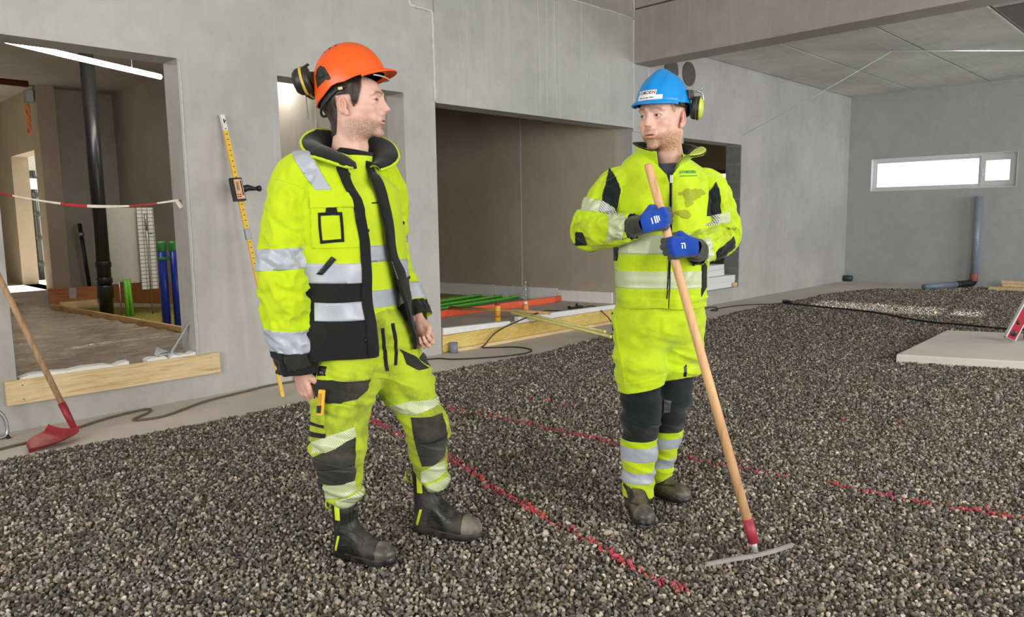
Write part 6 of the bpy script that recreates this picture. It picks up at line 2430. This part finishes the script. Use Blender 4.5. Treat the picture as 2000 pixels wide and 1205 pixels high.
# ---- grey T-shirt
sh_ = limb([(cxR, .005, 1.30, .15, .115), (cxR, .006, 1.40, .135, .105), (cxR + .006, .008, 1.44, .104, .094), (cxR + .012, .008, 1.472, .080, .080), (cxR + .012, .008, 1.486, .073, .074)], 8, 60, frR)
TS = gobj('t_shirt', sh_, 'grey_shirt', PR)
gobj('neck_trim', sh_.clip(sh_.V[:, 2] - 1.474).sheet(.003, -.004), 'grey_shirt', TS)


# ---- zipped fleece
def prR(P, L):
    g = np.interp(P[2], [.8, 1.40, 1.43, 1.47, 1.51, 1.535], [0.6, .6, 3, 14, 28, 36])
    return R(4 + g), R(364 - g)


frows = [(cxR, .0, .905, .178, .138), (cxR, .0, .935, .186, .146), (cxR, 0, 1.03, .196, .152), (cxR, 0, 1.15, .204, .156), (cxR, 0, 1.27, .206, .154), (cxR, 0, 1.36, .196, .142), (cxR, .002, 1.425, .190, .128), (cxR + .002, .006, 1.475, .168, .108), (cxR + .006, .008, 1.512, .126, .094), (cxR + .010, .008, 1.535, .098, .088)]
fle = limb(frows, 14, 190, frR, pr=prR, e=.92)
x, y, z = fle.V.T
wr = .015 * (ridge(fle.V, (6, 6, 7), 61) - .5) * sstep(1.48, 1.3, z) + .008 * (fbm(fle.V, (14, 14, 10), 62) - .5)
wr += .008 * (ridge(np.stack([x * 5, y * 5, z * 26], 1), 1, 63) - .5) * np.exp(-((z - .96) / .06) ** 2)
fo = strokes(fle.V, [([(-0.148, -0.130, 1.407), (-0.169, -0.140, 1.286)], .02, .008), ([(0.126, -0.130, 1.403), (0.179, -0.130, 1.281)], .018, -.008), ([(0.095, -0.130, 1.423), (0.132, -0.130, 1.282)], .016, .008), ([(-0.099, -0.150, 1.164), (-0.099, -0.150, 1.042), (-0.068, -0.150, 0.959)], .02, -.008), ([(0.114, -0.150, 1.161), (0.106, -0.150, 0.998)], .02, .009)])
fle = fle.push(wr + fo)
FL_ = gobj('fleece_jacket', fle, 'hivis_used', PR)
FL_['label'] = 'stained yellow zipped fleece with black side panels'
gobj('lining', G(fle.V - fle.normals() * .006, fle.F[:, ::-1]).clip(fle.V[:, 2] - 1.3), 'dark_green_black', FL_)
x, y, z = fle.V.T
ff = fle.front(.3)


def fpiece(name, pts, mat, off=.003, base=None):
    g = (base or ff).poly(pts)
    if len(g.F):
        return gobj(name, g.sheet(off), mat, FL_)


for z0, z1 in ((1.125, 1.205), (.985, 1.055)):
    gobj('reflective_stripe', fle.clip(np.minimum(z - z0, z1 - z)).sheet(.0022), 'segment_tape', FL_)
gobj('hem_band', fle.clip(.945 - z).sheet(.005), 'hivis_used', FL_)
fpiece('zip_tape', [(0.0361, 1.4330), (0.0502, 1.4328), (0.0461, 1.2430), (0.0398, 1.0814), (0.0334, 0.9122), (0.0232, 0.9124), (0.0276, 1.0815), (0.0340, 1.2432)], 'zip_dark', .0045)
fpiece('zip_pocket', [(-0.1595, 1.1501), (-0.1492, 1.1499), (-0.1612, 1.0000), (-0.1735, 0.9960)], 'zip_dark', .0045)
fpiece('side_panel', [(0.1725, 1.1066), (0.2005, 1.0719), (0.2019, 0.9871), (0.1754, 0.9492)], 'dark_green_black', .003)
for (sx, sz), rx, rz, sd in (((0.1256, 1.3620), .055, .022, 1), ((0.1120, 1.3262), .022, .016, 2), ((0.0923, 1.2824), .030, .018, 4), ((-0.0985, 1.0009), .030, .014, 6)):
    q = ff.poly([(sx - rx * 1.6, sz - rz * 2), (sx + rx * 1.6, sz - rz * 2), (sx + rx * 1.6, sz + rz * 2), (sx - rx * 1.6, sz + rz * 2)])
    fz = 1 - ((q.V[:, 0] - sx) / rx) ** 2 - ((q.V[:, 2] - sz) / rz) ** 2 + 3.2 * (fbm(q.V, 55, sd) - .5)
    q = q.clip(fz)
    if len(q.F):
        gobj('stain', q.sheet(.0006, -.001), 'hivis_stain', FL_)
fpiece('belt_tab', [(-0.1874, 0.9431), (-0.1734, 0.9450), (-0.1733, 0.8967), (-0.1874, 0.8944)], 'black_cloth', .006)
drape_text('J.O.MOEN', .0155, ff, (0.1151, 1.4469), (1, 0), (-.02, 1), .0035, 'ink_green', FL_, 'chest_lettering', bold=.0005)
fpiece('chest_underline', [(0.0808, 1.4324), (0.1537, 1.4343), (0.1538, 1.4319), (0.0809, 1.4300)], 'ink_green', .003)
zp = (0.041, -0.155, 1.419)
MB().obox(zp, (1, 0, 0), (0, 1, 0), (0, 0, 1), .005, .004, .016).build('zip_pull', 'steel', FL_, bevel=.0015)
# collar with dark inside, folded open
n1, n2 = 120, 12
fr_, si = np.array(frR), np.cross((0, 0, 1.0), frR)
V = []
for j in range(n2):
    w_ = j / (n2 - 1)
    for i in range(n1):
        q = R(20) + (R(342) - R(20)) * i / (n1 - 1)
        cs, sn = math.cos(q), math.sin(q)
        back = .5 - .5 * cs
        frn = max(0, cs)
        qd = math.degrees(q)
        base = V3(cxR + .010, .008, 1.490 + .030 * back - .050 * frn ** 2) + fr_ * cs * .092 + si * sn * .097
        out_ = fr_ * cs + si * sn
        hgt = np.interp(qd, [20, 45, 90, 180, 290, 342], [.135, .112, .062, .066, .080, .100])
        al = R(np.interp(qd, [20, 40, 70, 110, 180, 235, 275, 310, 342], [66, 66, 58, 25, 10, 14, 22, 30, 34]))
        tp = al * (.45 + .55 * w_)
        V.append(base + V3(0, 0, 1) * hgt * w_ * math.cos(tp) + out_ * hgt * w_ * math.sin(tp))
co = G(np.array(V), quads(n1, n2), {'w': np.repeat(np.linspace(0, 1, n2), n1), 'q': np.tile(np.linspace(20, 342, n1), n2)})
if (co.normals() * (co.V - np.array([cxR, .006, 1.5]))).sum() < 0:
    co.F = co.F[:, ::-1]
gobj('collar', co.sheet(.004, .0), 'hivis_used', FL_)
inn = G(co.V - co.normals() * .003, co.F[:, ::-1], co.A)
gobj('collar_lining', inn.sheet(.002, -.003), 'dark_green_black', FL_)
# bright flap facing where the collar folds over on his left
fl_ = inn.clip(np.minimum(80 - inn.A['q'], inn.A['w'] - .08))
gobj('collar_facing', fl_.sheet(.0045, -.001), 'hivis_used', FL_)
for gq in (.97,):
    rowz = [tuple(p) for p in co.V[(n2 - 1) * n1:n2 * n1]]
    MB().tube(rowz[::3], .0032, 6).build('collar_zip', 'zip_dark', FL_, smooth=True)


# ---- sleeves
def dark_zone(g, f, off=.0025):
    q = g.clip(f)
    if len(q.F):
        gobj('black_panel', q.sheet(off), 'dark_green_black', FL_)


def arm_sleeve(A, seed, sgn):
    a0, a1, a2 = (np.array(q) for q in A)
    fw_ = (a2 - a1) / np.linalg.norm(a2 - a1)
    g = sleeve([ctr(a0 + V3(-sgn * .075, .008, .030), .044, .066), ctr(a0 + V3(sgn * .002, 0, -.004), .070, .076), ctr(a0 * .5 + a1 * .5 + V3(sgn * .008, 0, 0), .073, .078), ctr(a1 + V3(sgn * .004, .008, -.004), .070, .072), ctr(a1 * .55 + a2 * .45 + V3(0, 0, -.004), .066, .066), ctr(a2 - fw_ * .015, .056, .056), ctr(a2 + fw_ * .012, .048, .050)], seed, .012, ref=(0, -1, .0))
    gobj('sleeve', g, 'hivis_used', FL_)
    s_, p_ = g.A['s'], g.A['p']
    return g, a0, a1, a2, fw_


g, a0, a1, a2, fw_ = arm_sleeve(RA, 71, -1)
gf = g.front(.25)


def spiece(name, base, pts, mat, off=.003):
    q = base.poly(pts)
    if len(q.F):
        return gobj(name, q.sheet(off), mat, FL_)


spiece('black_panel', gf, [(-0.1798, 1.4785), (-0.1460, 1.3842), (-0.1603, 1.3069), (-0.1726, 1.2805), (-0.2239, 1.3287), (-0.2127, 1.3856)], 'dark_green_black')
spiece('black_panel', ff, [(-0.1798, 1.4785), (-0.1505, 1.3832), (-0.1645, 1.3067), (-0.1768, 1.2805), (-0.2239, 1.3287), (-0.2127, 1.3856)], 'dark_green_black')
spiece('reflective_stripe', gf, [(-0.2829, 1.3580), (-0.2234, 1.3403), (-0.2316, 1.2956), (-0.3058, 1.3051)], 'segment_tape', .0035)
spiece('reflective_stripe', gf, [(-0.2254, 1.3404), (-0.1679, 1.3110), (-0.1740, 1.2784), (-0.2357, 1.2977)], 'segment_dark', .0045)
spiece('reflective_stripe', gf, [(-0.2051, 1.2867), (-0.1441, 1.2778), (-0.1597, 1.1869), (-0.2131, 1.1790)], 'segment_tape', .0035)
spiece('elbow_patch', gf, [(-0.3270, 1.2725), (-0.3164, 1.2476), (-0.2760, 1.2101), (-0.2094, 1.2016), (-0.2094, 1.1607), (-0.3275, 1.1601)], 'dark_green_black', .0035)
t2 = (g.V - a2) @ fw_
gobj('cuff_opening', G(g.V - g.normals() * .005, g.F[:, ::-1]).clip(t2 + .05), 'dark_green_black', FL_)
RW, RFW = a2, fw_
g, a0, a1, a2, fw_ = arm_sleeve(LA, 83, 1)
gf = g.front(.25)
for base_ in (gf, ff):
    spiece('black_panel', base_, [(0.2388, 1.4094), (0.2519, 1.3725), (0.2598, 1.2844), (0.2434, 1.2723), (0.1967, 1.2729), (0.2075, 1.3624)], 'dark_green_black')
spiece('reflective_stripe', gf, [(0.1946, 1.2730), (0.2515, 1.2804), (0.2502, 1.2392), (0.1850, 1.2322)], 'segment_dark', .0045)
spiece('reflective_stripe', gf, [(0.2495, 1.2783), (0.2931, 1.2923), (0.2941, 1.2466), (0.2482, 1.2392)], 'segment_tape', .0035)
spiece('reflective_stripe', gf, [(0.1440, 1.1823), (0.1852, 1.1891), (0.2038, 1.1195), (0.1747, 1.0927)], 'segment_tape', .0035)
spiece('elbow_patch', gf, [(0.2184, 1.1378), (0.3078, 1.1900), (0.3174, 1.1333), (0.2257, 1.0760)], 'dark_green_black', .0035)
t2 = (g.V - a2) @ fw_
gobj('cuff_opening', G(g.V - g.normals() * .005, g.F[:, ::-1]).clip(t2 + .05), 'dark_green_black', FL_)
LW, LFW = a2, fw_

# ---- rake and gloved hands
rtop, rbot = np.array((-.060, -.205, 1.475)), np.array((.300, -.478, .045))
rdir = (rbot - rtop) / np.linalg.norm(rbot - rtop)


def on_rake(z):
    return rtop + rdir * ((rtop[2] - z) / -rdir[2])


for nm, zc, left, W0, lb in (('glove', 1.262, False, RW, 1), ('glove', 1.150, True, LW, 2)):
    c_ = on_rake(zc)
    xdir = c_ - W0
    xdir = np.array([xdir[0], xdir[1] * .3, xdir[2] * .5])
    xdir = np.array((1, -.12, .26)) if not left else np.array((-1, -.10, -.02))
    frm = frame_from(xdir, -rdir, (0, 0, 0), left)
    o_ = c_ - frm[:3, :3] @ np.array([.084, .0, -.034])
    frm[:3, 3] = o_
    gm, fg, W_ = hand_mesh(frm, [(58, 84, 48), (62, 86, 48), (66, 88, 50), (70, 88, 50)], [(.050, .052, -.022), (.080, .050, -.040), (.098, .030, -.050)], fat=1.16)
    inv = np.linalg.inv(frm)
    loc = gm.V @ inv[:3, :3].T + inv[:3, 3]
    gm = gm.clip(loc[:, 0] + .004)
    gl_ = gobj(nm, gm, 'glove_blue', PR)
    wf = RFW if not left else LFW
    cu_ = limb([ctr(W0 - wf * .06, .041, .045), ctr(W0, .041, .045), ctr(W0 * .45 + o_ * .55, .039, .043), ctr(o_ + frm[:3, 0] * .016, .031, .037)], 10, 48)
    cu_ = cu_.push(.005 * (ridge(np.stack([cu_.A['s'] * 60, np.cos(cu_.A['p']), np.sin(cu_.A['p'])], 1), 1, 5 + lb) - .4))
    gobj('under_sleeve', cu_, 'cuff_grey', PR)
    gl_['label'] = 'blue work glove with grey dipped palm gripping the rake'
    inv = np.linalg.inv(frm)
    loc = gm.V @ inv[:3, :3].T + inv[:3, 3]
    pf = np.maximum(-.011 - loc[:, 2] - .10 * np.maximum(0, loc[:, 1]), -(loc[:, 1] + .034)) + .004 * (vnoise(gm.V, 90, 3) - .5)
    gobj('palm_coating', gm.clip(pf).sheet(.0012), 'glove_grey', gl_)
    bk = loc[:, 2]
    mk = G(gm.V, gm.F, {'u': loc[:, 0], 'v': loc[:, 1], 'w': loc[:, 2]})
    mk = mk.clip(mk.A['w'] + .0)
    if len(mk.F):
        for (u0, u1, v0, v1) in (((.048, .053, -.012, .016), (.056, .061, -.012, .016), (.064, .068, -.006, .014), (.036, .040, -.012, .012)) if not left else ((.046, .062, .010, .014), (.046, .050, -.008, .012), (.056, .060, -.008, .006))):
            q = mk.clip(np.minimum(np.minimum(mk.A['u'] - u0, u1 - mk.A['u']), np.minimum(mk.A['v'] - v0, v1 - mk.A['v'])))
            if len(q.F):
                gobj('print', q.sheet(.0012), 'ink_white', gl_)

# ---- over-shorts and black trousers
tf = Field((-.22, -.28, .08), (.30, .36, .99), .0055)
tf.chain([(cxR, .0, .935), (cxR, .005, .86)], [.140, .150], .03, flat=((0, 1, 0), .82))
tf.cone((cxR - .055, -.0, .86), (cxR + .055, .01, .86), .125, .125, .04)
tf.chain([hR + V3(-.002, 0, .0), (hR + kR) / 2 + V3(-.004, 0, 0), (hR + 3 * kR) / 4], [.112, .104, .092], .03)
tf.chain([hL + V3(.0, 0, .0), (hL + kL) / 2 + V3(.012, 0, 0), (hL + 3 * kL) / 4 + V3(.008, 0, 0)], [.112, .100, .088], .03)
so_ = tf.mesh().smooth(4, .5)
x, y, z = so_.V.T
Q = np.stack([x * 5, y * 5, z * 20 + x * 6], 1)
so_ = so_.push(.012 * (ridge(Q, 1.0, 88) - .45) * (.5 + .9 * np.exp(-((z - .66) / .05) ** 2)) + .009 * (fbm(so_.V, 12, 89) - .5))
so_ = so_.push(strokes(so_.V, [([(0.009, -0.130, 0.852), (0.006, -0.130, 0.747), (0.009, -0.120, 0.617)], .010, -.018), ([(-0.144, -0.120, 0.726), (-0.075, -0.140, 0.707), (-0.000, -0.130, 0.726)], .014, -.008), ([(0.030, -0.130, 0.809), (0.071, -0.130, 0.872)], .014, -.009), ([(-0.144, -0.120, 0.662), (-0.072, -0.130, 0.646)], .014, .008)]))
cutz = so_.V[:, 2] - (.600 - .055 * np.clip((.14 - so_.V[:, 0]) / .26, 0, 1))
sho = so_.clip(cutz)
SHO = gobj('work_shorts', sho.sheet(.0, -.006), 'hivis_used', PR)
SHO['label'] = 'loose yellow work shorts worn over black trousers'
cz = sho.V[:, 2] - (.600 - .055 * np.clip((.14 - sho.V[:, 0]) / .26, 0, 1))
gobj('hem', sho.clip(.045 - cz).sheet(.004, -.004), 'hivis_used', SHO)
sf = sho.front(.3)
for nm, pts, mt, of in (('side_zip', [(0.1258, 0.6413), (0.1365, 0.6566), (0.1372, 0.6041), (0.1241, 0.6065)], 'zip_dark', .005),
                        ('side_seam', [(-0.1705, 0.8686), (-0.1635, 0.8699), (-0.1247, 0.5865), (-0.1295, 0.5822)], 'hivis', .006),
                        ('side_stripe', [(-0.1727, 0.8861), (-0.1670, 0.8885), (-0.1625, 0.7386), (-0.1704, 0.7352)], 'black_cloth', .004)):
    q = sf.poly(pts)
    if len(q.F):
        gobj(nm, q.sheet(of), mt, SHO)
lf = Field((-.22, -.24, .06), (.26, .36, .72), .005)
lf.chain([(hR + kR) / 2, kR + V3(0, -.005, 0), kR * .5 + aR * .5 + V3(0, .02, 0), aR + V3(0, 0, -.01)], [.090, .082, .073, .066], .03)
lf.chain([(hL + kL) / 2, kL + V3(0, -.005, 0), kL * .5 + aL * .5 + V3(0, .01, 0), aL + V3(0, 0, -.01)], [.086, .078, .068, .062], .03)
lg = lf.mesh().smooth(3, .5)
x, y, z = lg.V.T
Q = np.stack([x * 5, y * 5, z * 20 + x * 9], 1)
lg = lg.push(.012 * (ridge(Q, 1.0, 98) - .45) * (.5 + .8 * np.exp(-((z - .42) / .06) ** 2) + .5 * np.exp(-((z - .16) / .04) ** 2)) + .008 * (fbm(lg.V, 13, 99) - .5))
LG = gobj('trousers', lg, 'dark_green_black', PR)
LG['label'] = 'black work trousers with yellow and silver ankle bands'
x, y, z = lg.V.T
isL = y > np.interp(z, [.1, .3, .5, .7], [.115, .07, .02, -.2])
sidev = (x - np.interp(z, [.1, .3, .5, .7], [.0, .0, .012, .03])) + (y - np.interp(z, [.1, .3, .5, .7], [.115, .09, .03, .03])) * .9
for s_, bands in ((-1, ((.330, .300, 'hivis'), (.300, .235, 'silver_tape'), (.235, .185, 'hivis'), (.185, .135, 'silver_tape'), (.135, .02, 'hivis'))), (1, ((.330, .300, 'hivis'), (.300, .250, 'silver_tape'), (.250, .195, 'hivis'), (.195, .145, 'silver_tape'), (.145, .02, 'hivis')))):
    leg = lg.clip(s_ * sidev)
    zz = leg.V[:, 2] + (.02 if s_ > 0 else .03) * 0
    for z1, z0, mt in bands:
        q = leg.clip(np.minimum(zz - z0, z1 - zz))
        if len(q.F):
            gobj('reflective_stripe' if mt == 'silver_tape' else 'yellow_band', q.sheet(.003), mt, LG)
q = lg.front(.3).poly([(0.0473, 0.5008), (0.0780, 0.4959), (0.0786, 0.4419), (0.0523, 0.4378)])
if len(q.F):
    gobj('knee_patch', q.sheet(.003), plain('patch_grey', (96, 100, 98), .7), LG)
bt = build_boot((-.072, .070), (-.048, -.195), .165, PR, 'boot', 'boot_brown', 'boot_toe', False)
bt['label'] = 'muddy brown safety boot pointing forward'
bt = build_boot((.030, .265), (.185, .060), .165, PR, 'boot', 'boot_brown', 'boot_toe', False)
bt['label'] = 'muddy brown safety boot turned outward'

# ---- the rake itself
RK = empty('rake', PR.matrix_basis @ Vector((rbot[0], rbot[1], 0)), ROTP)
tag(RK, 'long wooden-handled steel rake held upright by the worker in blue helmet', 'rake')
off = Vector((rbot[0], rbot[1], 0))
wood('rake_wood', (214, 170, 122), (180, 130, 84), 'z', .8)
tp_, bt_ = Vector(rtop) - off, Vector(rbot) - off
MB().tube([tp_ + Vector((0, 0, .0)), tp_.lerp(bt_, .01), tp_.lerp(bt_, .5), tp_.lerp(bt_, .93)], [.014, .0165, .0175, .0175], 18).build('handle', 'rake_wood', RK, smooth=True)
MB().tube([tp_.lerp(bt_, .925), tp_.lerp(bt_, .985)], [.0195, .0205], 18).build('socket', plain('rake_red', (160, 48, 66), .5, var=.25), RK, smooth=True)
hv = Vector((.361, .136, 0)).normalized()
hp_ = Vector((.115 + .476, -.562 - .426, 0)) / 2 - off
hp_ = Vector((hp_.x, hp_.y, .026))
MB().tube([tp_.lerp(bt_, .975), hp_ + Vector((0, 0, .01))], [.014, .010], 10).build('neck', plain('rake_steel', (172, 168, 164), .4, .25), RK, smooth=True)
nrm = Vector((-hv.y, hv.x, 0))
pts = smooth_path([hp_ - hv * .195 + nrm * .03 - Vector((0, 0, .012)), hp_ - hv * .10 + nrm * .006, hp_, hp_ + hv * .10 + nrm * .006, hp_ + hv * .195 + nrm * .03 - Vector((0, 0, .006))], 6)
mb = MB()
for p, q in zip(pts[:-1], pts[1:]):
    mb.bar(p, q + (q - p) * .1, .010, .014, (0, 0, 1))
mb.build('head_bar', plain('rake_steel', (172, 168, 164), .4, .25), RK)
for k in range(14):
    p = pts[min(len(pts) - 1, int(k * (len(pts) - 1) / 13))]
    MB().tube([p, p + nrm * .012 - Vector((0, 0, .04))], [.0035, .0018], 6).build('tine', 'rake_steel', RK, smooth=True)
